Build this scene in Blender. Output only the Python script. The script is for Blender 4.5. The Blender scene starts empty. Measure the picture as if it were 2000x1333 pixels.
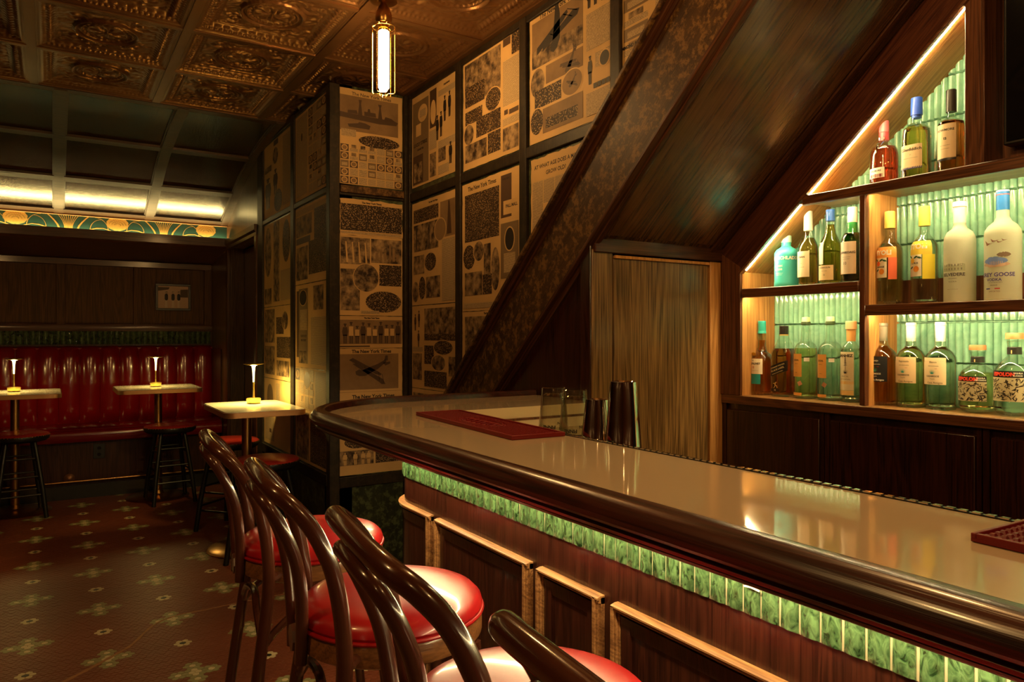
import bpy, math, random
import numpy as np
from mathutils import Vector, Matrix

PI = math.pi
C = bpy.context.scene.collection
scene = bpy.context.scene
random.seed(7)

# ---------------------------------------------------------------- camera, world, exposure, large lights
cam_d = bpy.data.cameras.new('camera')
cam = bpy.data.objects.new('camera', cam_d); C.objects.link(cam)
cam.location = (0, 0, 1.32)
cam.rotation_euler = (PI/2, 0, -math.radians(32.35))
cam_d.sensor_width = 36; cam_d.lens = 36*1417.4/2000
cam_d.shift_y = -10.5/2000
cam_d.clip_start = 0.02
scene.camera = cam
world = bpy.data.worlds.new('world'); scene.world = world
world.use_nodes = True
world.node_tree.nodes['Background'].inputs[0].default_value = (1.0, 0.62, 0.3, 1)
world.node_tree.nodes['Background'].inputs[1].default_value = 0.006
scene.view_settings.view_transform = 'Standard'
scene.view_settings.look = 'None'
scene.view_settings.gamma = 1
scene.view_settings.use_curve_mapping = False
scene.view_settings.exposure = 0.0
WARM = (1.0, 0.56, 0.19)
LEDC = (1.0, 0.80, 0.42)
LP = {'bar_pendant': 27.0}

def area(name, loc, rot, sx, sy, power, col):
    l = bpy.data.lights.new(name, 'AREA'); l.shape = 'RECTANGLE'; l.size = sx; l.size_y = sy
    l.energy = power; l.color = col
    o = bpy.data.objects.new(name, l); C.objects.link(o); o.location = loc; o.rotation_euler = rot
    return o
def point(name, loc, power, col, r=.05):
    l = bpy.data.lights.new(name, 'POINT'); l.energy = power; l.color = col; l.shadow_soft_size = r
    o = bpy.data.objects.new(name, l); C.objects.link(o); o.location = loc
    return o
def spot(name, loc, target, power, col, ang, r=.03, blend=.5):
    l = bpy.data.lights.new(name, 'SPOT'); l.energy = power; l.color = col; l.shadow_soft_size = r
    l.spot_size = ang; l.spot_blend = blend
    o = bpy.data.objects.new(name, l); C.objects.link(o); o.location = loc
    o.rotation_euler = (Vector(target)-Vector(loc)).to_track_quat('-Z', 'Y').to_euler()
    return o
# further caged pendants of the same row, over the bar and behind the camera (the room goes on there)
point('room_pendant_light', (1.138, 0.95, 2.35), LP['bar_pendant'], WARM, .06)
point('room_pendant_light', (1.138, -1.1, 2.35), LP['bar_pendant'], WARM, .06)
point('room_pendant_light', (-0.7, 1.2, 2.4), 34.0, WARM, .06)
point('room_pendant_light', (-0.9, -1.4, 2.4), 16.0, WARM, .06)

# ---------------------------------------------------------------- mesh builder
class MB:
    def __init__(s): s.v = []; s.f = []; s.m = []
    def add(s, vs, fs, mi=0):
        o = len(s.v); s.v += [tuple(p) for p in vs]
        for f in fs: s.f.append(tuple(i+o for i in f)); s.m.append(mi)
        return s
    def box(s, x0, x1, y0, y1, z0, z1, mi=0):
        if x0 > x1: x0, x1 = x1, x0
        if y0 > y1: y0, y1 = y1, y0
        if z0 > z1: z0, z1 = z1, z0
        v = [(x0,y0,z0),(x1,y0,z0),(x1,y1,z0),(x0,y1,z0),(x0,y0,z1),(x1,y0,z1),(x1,y1,z1),(x0,y1,z1)]
        return s.add(v, [(0,3,2,1),(4,5,6,7),(0,1,5,4),(1,2,6,5),(2,3,7,6),(3,0,4,7)], mi)
    def prism(s, poly, axis, a, b, mi=0):
        # poly: list of 2D points; axis 'x': (y,z), 'y': (x,z), 'z': (x,y)
        def P(p, t):
            return {'x': (t, p[0], p[1]), 'y': (p[0], t, p[1]), 'z': (p[0], p[1], t)}[axis]
        n = len(poly)
        vs = [P(p, a) for p in poly]+[P(p, b) for p in poly]
        fs = [tuple(range(n))[::-1], tuple(range(n, 2*n))]+[(i, (i+1) % n, n+(i+1) % n, n+i) for i in range(n)]
        return s.add(vs, fs, mi)
    def lathe(s, prof, n=24, c=(0,0,0), mi=0, ex=2.0, cap=True, rot=0, sx=1, sy=1):
        vs = []; fs = []
        for r, z in prof:
            for k in range(n):
                a = 2*PI*k/n+rot
                q = r*sup(a, ex)
                vs.append((c[0]+q*math.cos(a)*sx, c[1]+q*math.sin(a)*sy, c[2]+z))
        m = len(prof)
        for i in range(m-1):
            for k in range(n):
                k2 = (k+1) % n
                fs.append((i*n+k, i*n+k2, (i+1)*n+k2, (i+1)*n+k))
        if cap:
            fs.append(tuple(range(n))[::-1]); fs.append(tuple(range((m-1)*n, m*n)))
        return s.add(vs, fs, mi)
    def tube(s, pts, r, n=10, closed=False, mi=0, cap=True):
        pts = [Vector(p) for p in pts]; m = len(pts)
        rr = r if isinstance(r, (list, tuple)) else [r]*m
        T = []
        for i in range(m):
            if closed: t = pts[(i+1) % m]-pts[i-1]
            else: t = pts[min(i+1, m-1)]-pts[max(i-1, 0)]
            T.append(t.normalized())
        u = T[0].orthogonal().normalized(); vs = []
        for i in range(m):
            u = (u-T[i]*u.dot(T[i])).normalized(); w = T[i].cross(u)
            for k in range(n):
                a = 2*PI*k/n
                vs.append(pts[i]+(u*math.cos(a)+w*math.sin(a))*rr[i])
        fs = []
        for i in range(m if closed else m-1):
            j = (i+1) % m
            for k in range(n):
                k2 = (k+1) % n
                fs.append((i*n+k, i*n+k2, j*n+k2, j*n+k))
        if cap and not closed:
            fs.append(tuple(range(n))[::-1]); fs.append(tuple(range((m-1)*n, m*n)))
        return s.add(vs, fs, mi)
    def sphere(s, c, r, n=8, m=5, mi=0, sz=1):
        prof = [(max(1e-4, r*math.sin(PI*i/m)), -r*math.cos(PI*i/m)*sz) for i in range(m+1)]
        return s.lathe(prof, n, c, mi)
    def sweep(s, path, prof, mi=0, closed_prof=True, caps=True):
        # path: list of (pos(x,y), normal(x,y)); prof: (offset along normal, z)
        vs = []; m = len(prof)
        for (px, py), (nx, ny) in path:
            for o, z in prof: vs.append((px+nx*o, py+ny*o, z))
        fs = []
        for i in range(len(path)-1):
            for k in range(m if closed_prof else m-1):
                k2 = (k+1) % m
                fs.append((i*m+k, i*m+k2, (i+1)*m+k2, (i+1)*m+k))
        if caps and closed_prof:
            fs.append(tuple(range(m))[::-1]); fs.append(tuple(range((len(path)-1)*m, len(path)*m)))
        return s.add(vs, fs, mi)
    def mesh(s, name, mats, smooth=35):
        me = bpy.data.meshes.new(name)
        me.from_pydata(s.v, [], s.f)
        for m in (mats if isinstance(mats, (list, tuple)) else [mats]): me.materials.append(m)
        if any(s.m): me.polygons.foreach_set('material_index', s.m)
        if smooth:
            me.polygons.foreach_set('use_smooth', [True]*len(s.f))
            me.set_sharp_from_angle(angle=math.radians(smooth))
        me.update(); return me
    def build(s, name, mats, parent=None, smooth=35, bevel=0, loc=None, rz=None, fixn=False):
        me = s.mesh(name, mats, smooth)
        if fixn:
            import bmesh
            b = bmesh.new(); b.from_mesh(me); bmesh.ops.recalc_face_normals(b, faces=b.faces); b.to_mesh(me); b.free()
        o = bpy.data.objects.new(name, me); C.objects.link(o)
        if parent: o.parent = parent
        if loc is not None: o.location = loc
        if rz is not None: o.rotation_euler = (0, 0, rz)
        if bevel:
            b = o.modifiers.new('bevel', 'BEVEL'); b.width = bevel; b.segments = 2; b.limit_method = 'ANGLE'
        return o

def sup(a, ex):
    if ex == 2.0: return 1.0
    return (abs(math.cos(a))**ex+abs(math.sin(a))**ex)**(-1/ex)
def tag(o, label=None, cat=None, group=None, kind=None):
    if label: o['label'] = label
    if cat: o['category'] = cat
    if group: o['group'] = group
    if kind: o['kind'] = kind
    return o
def empty(name, loc=(0,0,0), rz=0, label=None, cat=None, group=None, kind=None):
    o = bpy.data.objects.new(name, None); C.objects.link(o); o.location = loc; o.rotation_euler = (0, 0, rz)
    o.empty_display_size = .05
    return tag(o, label, cat, group, kind)
def copy_tree(o, parent=None):
    c = o.copy(); C.objects.link(c)
    if parent: c.parent = parent
    for ch in list(o.children): copy_tree(ch, c)
    return c
def catmull(P, n=8):
    P = [Vector(p) for p in P]; out = []
    for i in range(len(P)-1):
        p0 = P[max(i-1, 0)]; p1 = P[i]; p2 = P[i+1]; p3 = P[min(i+2, len(P)-1)]
        for k in range(n):
            t = k/n
            out.append(.5*((2*p1)+(p2-p0)*t+(2*p0-5*p1+4*p2-p3)*t*t+(3*p1-p0-3*p2+p3)*t*t*t))
    out.append(P[-1]); return out
def text_mb(body, size, bold=0.0, align='CENTER', ex=0.0, shear=0):
    c = bpy.data.curves.new('t', 'FONT'); c.body = body; c.size = size; c.align_x = align; c.offset = bold
    c.resolution_u = 2; c.shear = shear
    o = bpy.data.objects.new('t', c); me = bpy.data.meshes.new_from_object(o)
    v = [tuple(p.co) for p in me.vertices]; f = [tuple(p.vertices) for p in me.polygons]
    bpy.data.objects.remove(o); bpy.data.curves.remove(c); bpy.data.meshes.remove(me)
    return v, f

# ---------------------------------------------------------------- materials
MATS = {}
def new_mat(name):
    m = bpy.data.materials.new(name); m.use_nodes = True; MATS[name] = m
    nt = m.node_tree; return m, nt, nt.nodes, nt.links, nt.nodes['Principled BSDF']
def principled(name, col, rough=.5, metal=0, coat=0, emit=None, es=0, trans=0, ior=1.45, spec=None, noise=None, bump=0, bscale=60):
    m, nt, N, L, b = new_mat(name)
    b.inputs['Base Color'].default_value = (*col, 1); b.inputs['Roughness'].default_value = rough
    b.inputs['Metallic'].default_value = metal; b.inputs['Coat Weight'].default_value = coat
    b.inputs['Coat Roughness'].default_value = .08
    b.inputs['Transmission Weight'].default_value = trans; b.inputs['IOR'].default_value = ior
    if spec is not None: b.inputs['Specular IOR Level'].default_value = spec
    if emit: b.inputs['Emission Color'].default_value = (*emit, 1); b.inputs['Emission Strength'].default_value = es
    if noise:
        sc, amt = noise
        tc = N.new('ShaderNodeTexCoord'); nz = N.new('ShaderNodeTexNoise'); nz.inputs['Scale'].default_value = sc
        nz.inputs['Detail'].default_value = 5
        L.new(tc.outputs['Object'], nz.inputs['Vector'])
        mx = N.new('ShaderNodeMix'); mx.data_type = 'RGBA'
        mx.inputs[6].default_value = (*[c*(1-amt) for c in col], 1); mx.inputs[7].default_value = (*[min(1, c*(1+amt)) for c in col], 1)
        L.new(nz.outputs['Fac'], mx.inputs[0]); L.new(mx.outputs[2], b.inputs['Base Color'])
    if bump:
        tc = N.new('ShaderNodeTexCoord'); nz = N.new('ShaderNodeTexNoise'); nz.inputs['Scale'].default_value = bscale
        nz.inputs['Detail'].default_value = 4
        L.new(tc.outputs['Object'], nz.inputs['Vector']); bp = N.new('ShaderNodeBump'); bp.inputs['Strength'].default_value = bump
        bp.inputs['Distance'].default_value = .002
        L.new(nz.outputs['Fac'], bp.inputs['Height']); L.new(bp.outputs[0], b.inputs['Normal'])
    return m
def emis(name, col, s):
    m, nt, N, L, b = new_mat(name)
    e = N.new('ShaderNodeEmission'); e.inputs[0].default_value = (*col, 1); e.inputs[1].default_value = s
    L.new(e.outputs[0], N['Material Output'].inputs[0]); return m
def wood(name, dark, light, grain='z', rough=.35, coat=.0, fig=1.0, rot=None, scuff=0):
    """oak: long cathedral figure + fine pores, stretched along the grain axis"""
    m, nt, N, L, b = new_mat(name)
    tc = N.new('ShaderNodeTexCoord'); mp = N.new('ShaderNodeMapping')
    if rot:
        m0 = N.new('ShaderNodeMapping'); m0.inputs['Rotation'].default_value = rot
        L.new(tc.outputs['Object'], m0.inputs[0]); src = m0.outputs[0]
    else: src = tc.outputs['Object']
    k = {'x': (1.2, 16, 16), 'y': (16, 1.2, 16), 'z': (16, 16, 1.2)}[grain]
    mp.inputs['Scale'].default_value = k; L.new(src, mp.inputs[0])
    n1 = N.new('ShaderNodeTexNoise'); n1.inputs['Scale'].default_value = .55; n1.inputs['Detail'].default_value = 3; n1.inputs['Distortion'].default_value = .6
    L.new(mp.outputs[0], n1.inputs['Vector'])
    # rings: sine of stretched noise gives cathedral lines
    ma = N.new('ShaderNodeMath'); ma.operation = 'MULTIPLY'; ma.inputs[1].default_value = 75*fig; L.new(n1.outputs['Fac'], ma.inputs[0])
    sn = N.new('ShaderNodeMath'); sn.operation = 'SINE'; L.new(ma.outputs[0], sn.inputs[0])
    mr = N.new('ShaderNodeMapRange'); mr.inputs[1].default_value = -1; mr.inputs[2].default_value = 1; L.new(sn.outputs[0], mr.inputs[0])
    mp2 = N.new('ShaderNodeMapping'); k2 = {'x': (6, 240, 240), 'y': (240, 6, 240), 'z': (240, 240, 6)}[grain]
    mp2.inputs['Scale'].default_value = k2; L.new(src, mp2.inputs[0])
    n2 = N.new('ShaderNodeTexNoise'); n2.inputs['Scale'].default_value = 1; n2.inputs['Detail'].default_value = 2; L.new(mp2.outputs[0], n2.inputs['Vector'])
    mr2 = N.new('ShaderNodeMapRange'); mr2.inputs[1].default_value = .35; mr2.inputs[2].default_value = .6; L.new(n2.outputs['Fac'], mr2.inputs[0])
    mul = N.new('ShaderNodeMath'); mul.operation = 'MULTIPLY_ADD'; mul.inputs[1].default_value = .45; L.new(mr.outputs[0], mul.inputs[0])
    mb = N.new('ShaderNodeMath'); mb.operation = 'MULTIPLY'; mb.inputs[1].default_value = .55; L.new(mr2.outputs[0], mb.inputs[0]); L.new(mb.outputs[0], mul.inputs[2])
    mx = N.new('ShaderNodeMix'); mx.data_type = 'RGBA'; mx.inputs[6].default_value = (*dark, 1); mx.inputs[7].default_value = (*light, 1)
    L.new(mul.outputs[0], mx.inputs[0]); colout = mx.outputs[2]
    if scuff:
        n3 = N.new('ShaderNodeTexNoise'); n3.inputs['Scale'].default_value = 24; n3.inputs['Detail'].default_value = 9; n3.inputs['Roughness'].default_value = .75
        L.new(tc.outputs['Object'], n3.inputs['Vector'])
        r3 = N.new('ShaderNodeValToRGB'); r3.color_ramp.elements[0].position = .49; r3.color_ramp.elements[1].position = .58
        L.new(n3.outputs['Fac'], r3.inputs[0]); m3 = N.new('ShaderNodeMix'); m3.data_type = 'RGBA'
        mm = N.new('ShaderNodeMath'); mm.operation = 'MULTIPLY'; mm.inputs[1].default_value = scuff; L.new(r3.outputs[0], mm.inputs[0])
        L.new(mm.outputs[0], m3.inputs[0]); L.new(colout, m3.inputs[6]); m3.inputs[7].default_value = (*[min(1, light[0]*3.0), min(1, light[1]*3.3), light[2]*3.0], 1)
        colout = m3.outputs[2]
    L.new(colout, b.inputs['Base Color'])
    b.inputs['Roughness'].default_value = rough; b.inputs['Coat Weight'].default_value = coat; b.inputs['Coat Roughness'].default_value = .12
    b.inputs['Specular IOR Level'].default_value = .5 if rough < .35 else .22
    bp = N.new('ShaderNodeBump'); bp.inputs['Strength'].default_value = .25; bp.inputs['Distance'].default_value = .001
    L.new(mul.outputs[0], bp.inputs['Height']); L.new(bp.outputs[0], b.inputs['Normal'])
    return m
SLOPE = .885; SA = math.atan(SLOPE)
M = {}
M['wood_dark'] = wood('dark_stained_oak', (.020,.006,.003), (.070,.022,.008), 'z', .35, .2)
M['wood_dark_h'] = wood('dark_stained_oak_level', (.020,.006,.003), (.070,.022,.008), 'x', .35, .2)
M['wood_dark_y'] = wood('dark_stained_oak_long', (.020,.006,.003), (.075,.024,.009), 'y', .3, .3)
M['wood_red'] = wood('mahogany_stained_oak', (.009,.0022,.0014), (.040,.010,.005), 'z', .28, .5)
M['wood_rail'] = wood('mahogany_bar_rail', (.012,.0035,.002), (.066,.016,.008), 'y', .30, .4)
M['wood_door'] = wood('golden_brown_oak', (.050,.024,.007), (.24,.135,.044), 'z', .36, .15, 1.0)
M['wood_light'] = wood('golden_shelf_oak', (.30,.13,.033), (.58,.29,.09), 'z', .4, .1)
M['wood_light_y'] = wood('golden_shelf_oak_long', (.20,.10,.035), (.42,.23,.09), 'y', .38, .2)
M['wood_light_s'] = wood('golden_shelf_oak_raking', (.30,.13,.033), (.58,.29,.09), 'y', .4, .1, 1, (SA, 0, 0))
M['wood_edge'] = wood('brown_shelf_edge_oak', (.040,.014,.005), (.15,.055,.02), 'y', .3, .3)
M['wood_post'] = wood('brown_post_oak', (.040,.014,.006), (.14,.05,.02), 'z', .35, .2)
M['wood_rake'] = wood('dark_raking_oak', (.022,.007,.003), (.075,.026,.010), 'y', .42, .1, 1, (SA, 0, 0))
M['wood_string'] = wood('worn_stringer_oak', (.020,.008,.003), (.052,.024,.008), 'y', .5, .0, .6, (SA, 0, 0), scuff=.75)
M['wood_soffit'] = wood('soffit_panel_oak', (.040,.017,.006), (.095,.042,.014), 'y', .27, .35, .8, (SA, 0, 0))
M['wood_chair'] = principled('bentwood_walnut_lacquer', (.055,.016,.008), .22, 0, .5, noise=(9, .45))
M['wood_ring'] = wood('seat_ring_oak', (.09,.035,.012), (.22,.09,.03), 'x', .3, .3)
M['paint_green'] = wood('chipped_dark_green_paint', (.012,.013,.006), (.022,.024,.011), 'z', .4, .2, .3, scuff=.9)
M['tin'] = principled('bronze_painted_tin', (.205,.098,.036), .30, .75, 0, noise=(3, .25))
M['stone'] = principled('cream_quartz', (.48,.385,.265), .05, 0, .15, noise=(2, .08))
M['leather'] = principled('red_leather', (.27,.004,.006), .33, 0, .35, noise=(18, .2), bump=.15, bscale=40)
M['leather_b'] = principled('oxblood_banquette_leather', (.15,.003,.004), .2, 0, .35, noise=(6, .2), bump=.12, bscale=25)
M['leather_s'] = principled('dull_red_stool_leather', (.28,.018,.012), .3, 0, .1, noise=(8, .2))
M['brass'] = principled('brass', (.80,.52,.16), .22, 1)
M['brass_dark'] = principled('aged_brass', (.42,.22,.07), .28, 1)
M['gold'] = principled('brushed_gold', (.85,.62,.16), .3, 1)
M['bronze_edge'] = principled('bronze_table_edge', (.42,.22,.09), .38, .7)
M['steel'] = principled('polished_steel', (.80,.76,.70), .07, 1)
M['black'] = principled('satin_black', (.008,.007,.006), .35)
M['black_gloss'] = principled('black_screen_glass', (.004,.004,.005), .06)
M['rubber'] = principled('dark_red_rubber', (.17,.006,.006), .42)
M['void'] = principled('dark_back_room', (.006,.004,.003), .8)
M['grout'] = principled('brown_grout', (.20,.085,.035), .7)
M['grout_w'] = principled('pale_tile_grout', (.42,.38,.24), .5)
M['cream'] = principled('cream_paint_print', (.85,.80,.62), .5)
M['picture_paper'] = principled('photo_paper', (.30,.17,.10), .4)
M['ink'] = principled('dark_ink', (.010,.006,.004), .6)
M['ink_brown'] = principled('faded_brown_ink', (.050,.024,.010), .6)
M['bulb'] = emis('lit_tube', (1.0, .58, .20), 190)
M['led'] = emis('led_strip', (1.0, .76, .36), 190)
M['led_cove'] = emis('cove_led_strip', (1.0, .72, .25), 130)
M['led_bar'] = emis('bar_led_strip', (1.0, .74, .36), 125)
M['lamp_glow'] = emis('glowing_lamp_stem', (1.0, .78, .22), 9)

def hexmat(name, col, r=.42):
    m, nt, N, L, b = new_mat(name)
    g = N.new('ShaderNodeNewGeometry'); 
    tc = N.new('ShaderNodeTexCoord'); nz = N.new('ShaderNodeTexNoise'); nz.inputs['Scale'].default_value = 1.3; nz.inputs['Detail'].default_value = 4
    L.new(g.outputs['Position'], nz.inputs['Vector'])
    mx = N.new('ShaderNodeMix'); mx.data_type = 'RGBA'; mx.inputs[6].default_value = (*[c*.75 for c in col], 1); mx.inputs[7].default_value = (*[c*1.25 for c in col], 1)
    rn = N.new('ShaderNodeMapRange'); rn.inputs[1].default_value = .3; rn.inputs[2].default_value = .7; L.new(nz.outputs['Fac'], rn.inputs[0])
    L.new(rn.outputs[0], mx.inputs[0]); L.new(mx.outputs[2], b.inputs['Base Color']); b.inputs['Roughness'].default_value = r
    return m
HEX = [hexmat('terracotta_hex', (.17,.042,.018)), hexmat('sage_hex', (.25,.235,.10)), hexmat('cream_hex', (.56,.46,.26)), hexmat('black_hex', (.012,.014,.010))]

def green_tile(name, c0, c1, sc, bump=.3, rough=.12, stretch=(1,1,1)):
    m, nt, N, L, b = new_mat(name)
    g = N.new('ShaderNodeNewGeometry'); mp = N.new('ShaderNodeMapping'); mp.inputs['Scale'].default_value = stretch
    L.new(g.outputs['Position'], mp.inputs[0])
    nz = N.new('ShaderNodeTexNoise'); nz.inputs['Scale'].default_value = sc; nz.inputs['Detail'].default_value = 6; nz.inputs['Distortion'].default_value = 1.4
    L.new(mp.outputs[0], nz.inputs['Vector'])
    r = N.new('ShaderNodeValToRGB'); r.color_ramp.elements[0].position = .32; r.color_ramp.elements[1].position = .68
    r.color_ramp.elements[0].color = (*c0, 1); r.color_ramp.elements[1].color = (*c1, 1)
    L.new(nz.outputs['Fac'], r.inputs[0]); L.new(r.outputs[0], b.inputs['Base Color'])
    b.inputs['Roughness'].default_value = rough; b.inputs['Coat Weight'].default_value = .5; b.inputs['Coat Roughness'].default_value = .05
    bp = N.new('ShaderNodeBump'); bp.inputs['Strength'].default_value = bump; bp.inputs['Distance'].default_value = .003
    L.new(nz.outputs['Fac'], bp.inputs['Height']); L.new(bp.outputs[0], b.inputs['Normal'])
    return m
M['tile_back'] = green_tile('fluted_seafoam_tile', (.19,.40,.28), (.27,.52,.37), 18, .06)
M['tile_bar'] = green_tile('crackled_jade_tile', (.004,.022,.006), (.085,.165,.070), 55, .9, .08, (1.5,1.5,.8))
M['tile_dark'] = green_tile('dark_green_tile', (.010,.022,.010), (.06,.085,.03), 25, .4)  # mottled deep olive green
M['tile_crack'] = principled('white_vein', (.85,.85,.7), .3)

def paper_mat(name, col):
    m, nt, N, L, b = new_mat(name)
    tc = N.new('ShaderNodeTexCoord'); oi = N.new('ShaderNodeObjectInfo')
    ad = N.new('ShaderNodeVectorMath'); ad.operation = 'ADD'; L.new(tc.outputs['Object'], ad.inputs[0])
    cx = N.new('ShaderNodeVectorMath'); cx.operation = 'SCALE'; cx.inputs[0].default_value = (13, 7, 5); L.new(oi.outputs['Random'], cx.inputs['Scale']); L.new(cx.outputs[0], ad.inputs[1])
    nz = N.new('ShaderNodeTexNoise'); nz.inputs['Scale'].default_value = 4; nz.inputs['Detail'].default_value = 7; L.new(ad.outputs[0], nz.inputs['Vector'])
    mx = N.new('ShaderNodeMix'); mx.data_type = 'RGBA'; mx.inputs[6].default_value = (*[c*.62 for c in col], 1); mx.inputs[7].default_value = (*[min(1,c*1.25) for c in col], 1)
    L.new(nz.outputs['Fac'], mx.inputs[0]); L.new(mx.outputs[2], b.inputs['Base Color'])
    b.inputs['Roughness'].default_value = .6; b.inputs['Specular IOR Level'].default_value = .25
    return m
M['paper'] = paper_mat('yellowed_newsprint', (.46,.285,.115))
def print_mat(name, kind, dark=(.020,.010,.005), light=(.34,.22,.11)):
    """halftone print: 'crowd' (small light blobs), 'scene' (broad tones), 'sky' (soft), 'text' (columns of lines)"""
    m, nt, N, L, b = new_mat(name)
    tc = N.new('ShaderNodeTexCoord'); oi = N.new('ShaderNodeObjectInfo')
    cx = N.new('ShaderNodeVectorMath'); cx.operation = 'SCALE'; cx.inputs[0].default_value = (13, 7, 5); L.new(oi.outputs['Random'], cx.inputs['Scale'])
    ad = N.new('ShaderNodeVectorMath'); ad.operation = 'ADD'; L.new(tc.outputs['Object'], ad.inputs[0]); L.new(cx.outputs[0], ad.inputs[1])
    ramp = N.new('ShaderNodeValToRGB'); e = ramp.color_ramp.elements
    e[0].color = (*dark, 1); e[1].color = (*light, 1)
    if kind == 'crowd':
        e[1].color = (.35,.225,.105,1)
        vo = N.new('ShaderNodeTexVoronoi'); vo.inputs['Scale'].default_value = 135; L.new(ad.outputs[0], vo.inputs['Vector'])
        nz = N.new('ShaderNodeTexNoise'); nz.inputs['Scale'].default_value = 14; nz.inputs['Detail'].default_value = 5; L.new(ad.outputs[0], nz.inputs['Vector'])
        mr = N.new('ShaderNodeMapRange'); mr.inputs[1].default_value = .5; mr.inputs[2].default_value = .1; L.new(vo.outputs['Distance'], mr.inputs[0])
        mu = N.new('ShaderNodeMath'); mu.operation = 'MULTIPLY'; L.new(mr.outputs[0], mu.inputs[0]); L.new(nz.outputs['Fac'], mu.inputs[1]); out = mu.outputs[0]
        e[0].position = .03; e[1].position = .50
    elif kind == 'text':
        mp = N.new('ShaderNodeMapping'); mp.inputs['Scale'].default_value = (170, 1, 1); L.new(ad.outputs[0], mp.inputs[0])
        sx = N.new('ShaderNodeSeparateXYZ'); L.new(tc.outputs['Object'], sx.inputs[0])
        zz = N.new('ShaderNodeMath'); zz.operation = 'MULTIPLY'; zz.inputs[1].default_value = 2*PI/.0052; L.new(sx.outputs['Z'], zz.inputs[0])
        si = N.new('ShaderNodeMath'); si.operation = 'SINE'; L.new(zz.outputs[0], si.inputs[0])
        nz = N.new('ShaderNodeTexNoise'); nz.inputs['Scale'].default_value = 1; nz.inputs['Detail'].default_value = 2
        mp.inputs['Scale'].default_value = (260, 1, 190); L.new(mp.outputs[0], nz.inputs['Vector'])
        mu = N.new('ShaderNodeMath'); mu.operation = 'MULTIPLY_ADD'; mu.inputs[1].default_value = .3; L.new(si.outputs[0], mu.inputs[0]); L.new(nz.outputs['Fac'], mu.inputs[2]); out = mu.outputs[0]
        e[0].position = .42; e[1].position = .72; e[0].color = (*light, 1); e[1].color = (*[c*.33 for c in light], 1)
    else:
        nz = N.new('ShaderNodeTexNoise'); nz.inputs['Scale'].default_value = {'scene': 22, 'sky': 5}[kind]; nz.inputs['Detail'].default_value = 8; nz.inputs['Roughness'].default_value = .62
        L.new(ad.outputs[0], nz.inputs['Vector']); out = nz.outputs['Fac']
        e[0].position = {'scene': .38, 'sky': .2}[kind]; e[1].position = {'scene': .70, 'sky': .9}[kind]
    L.new(out, ramp.inputs[0]); L.new(ramp.outputs[0], b.inputs['Base Color'])
    b.inputs['Roughness'].default_value = .6; b.inputs['Specular IOR Level'].default_value = .25
    return m
M['crowd'] = print_mat('halftone_crowd', 'crowd'); M['scene'] = print_mat('halftone_scene', 'scene')
M['sky'] = print_mat('halftone_sky', 'sky', (.10,.055,.024), (.26,.16,.075)); M['text'] = print_mat('newspaper_text_lines', 'text', light=(.40,.28,.15))
M['shade'] = principled('grey_ad_tone', (.13,.080,.036), .5)
# ================================================================ STRUCTURE
def struct(mb, name, mat, label, parent=None, **k):
    o = mb.build(name, mat, parent, **k)
    if not parent: tag(o, label, None, None, 'structure')
    return o
XL, XW, YC, YB, ZC = 1.268, 1.72, 3.83, 7.30, 2.685
XS, XB, YD = 1.69, 2.38, 2.105
# ---- floor with hexagonal mosaic
fl = struct(MB().box(-3.2, 3.2, -2.6, 9.4, -.06, -.0015), 'floor', M['grout'], 'brown grouted bed of the hexagonal mosaic floor')
HT = .02445; HR = HT*.8660254; AX, AY = -.089, 4.660
def hex_kind(i2, j):
    # i2: doubled column index (x = i2*HT/2), j: row; motifs sit on a checkerboard 11.5 tiles by 15 rows
    ci = round(i2/23); cj = round(j/15)
    for a in (ci-1, ci, ci+1):
        for b in (cj-1, cj, cj+1):
            dx = i2-23*a; dy = j-15*b
            if abs(dx) > 8 or abs(dy) > 5: continue
            if (a+b) % 2 == 0:
                if dx == 0 and dy == 0: return 3
                if (abs(dx) == 2 and dy == 0) or (abs(dx) == 1 and abs(dy) == 1): return 2
            else:
                if (abs(dx) == 1 and dy == 0) or (dx == 0 and abs(dy) == 1): return 2
                if (abs(dx) == 5 and dy == 0) or (dx == 0 and abs(dy) == 3): return 2
                if abs(dx) in (3, 7) and dy == 0: return 1
                if abs(dx) in (4, 6, 2) and abs(dy) == 1: return 1
                if abs(dx) == 1 and abs(dy) in (2, 4): return 1
                if abs(dx) == 2 and abs(dy) == 3: return 1
    return 0
hx = [(math.cos(PI/6+k*PI/3), math.sin(PI/6+k*PI/3)) for k in range(6)]
rh = HT/math.sqrt(3)*.955
near = []; field = []
for j in range(-165, 112):
    y = AY+j*HR
    for i2 in range(-46, 116):
        if (i2+j) % 2: continue
        x = AX+i2*HT/2
        if y < 1.0 or y > 6.98 or x < -1.1 or x > 1.28: continue
        fx = x*math.cos(cam.rotation_euler.z)+y*math.sin(cam.rotation_euler.z)
        # only what a viewer near the camera could see
        Z = x*.535+y*.845; X = x*.845-y*.535
        if X/Z < -.82 or Z < 1.7: continue
        if X/Z > .05: continue
        field.append((Z, x, y, hex_kind(i2, j)))
field.sort()
ry = random.Random(3)
def hex_into(mb, x, y, k, z=0.0):
    zt = z+ry.uniform(-.0004, .0004)
    vs = [(x+a*rh, y+b*rh, -.003) for a, b in hx]+[(x+a*rh, y+b*rh, zt-.0006) for a, b in hx]+[(x+a*rh*.9, y+b*rh*.9, zt) for a, b in hx]
    fs = [(12,13,14,15,16,17)]+[(q, (q+1) % 6, 6+(q+1) % 6, 6+q) for q in range(6)]+[(6+q, 6+(q+1) % 6, 12+(q+1) % 6, 12+q) for q in range(6)]
    mb.add(vs, fs, k)
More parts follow.
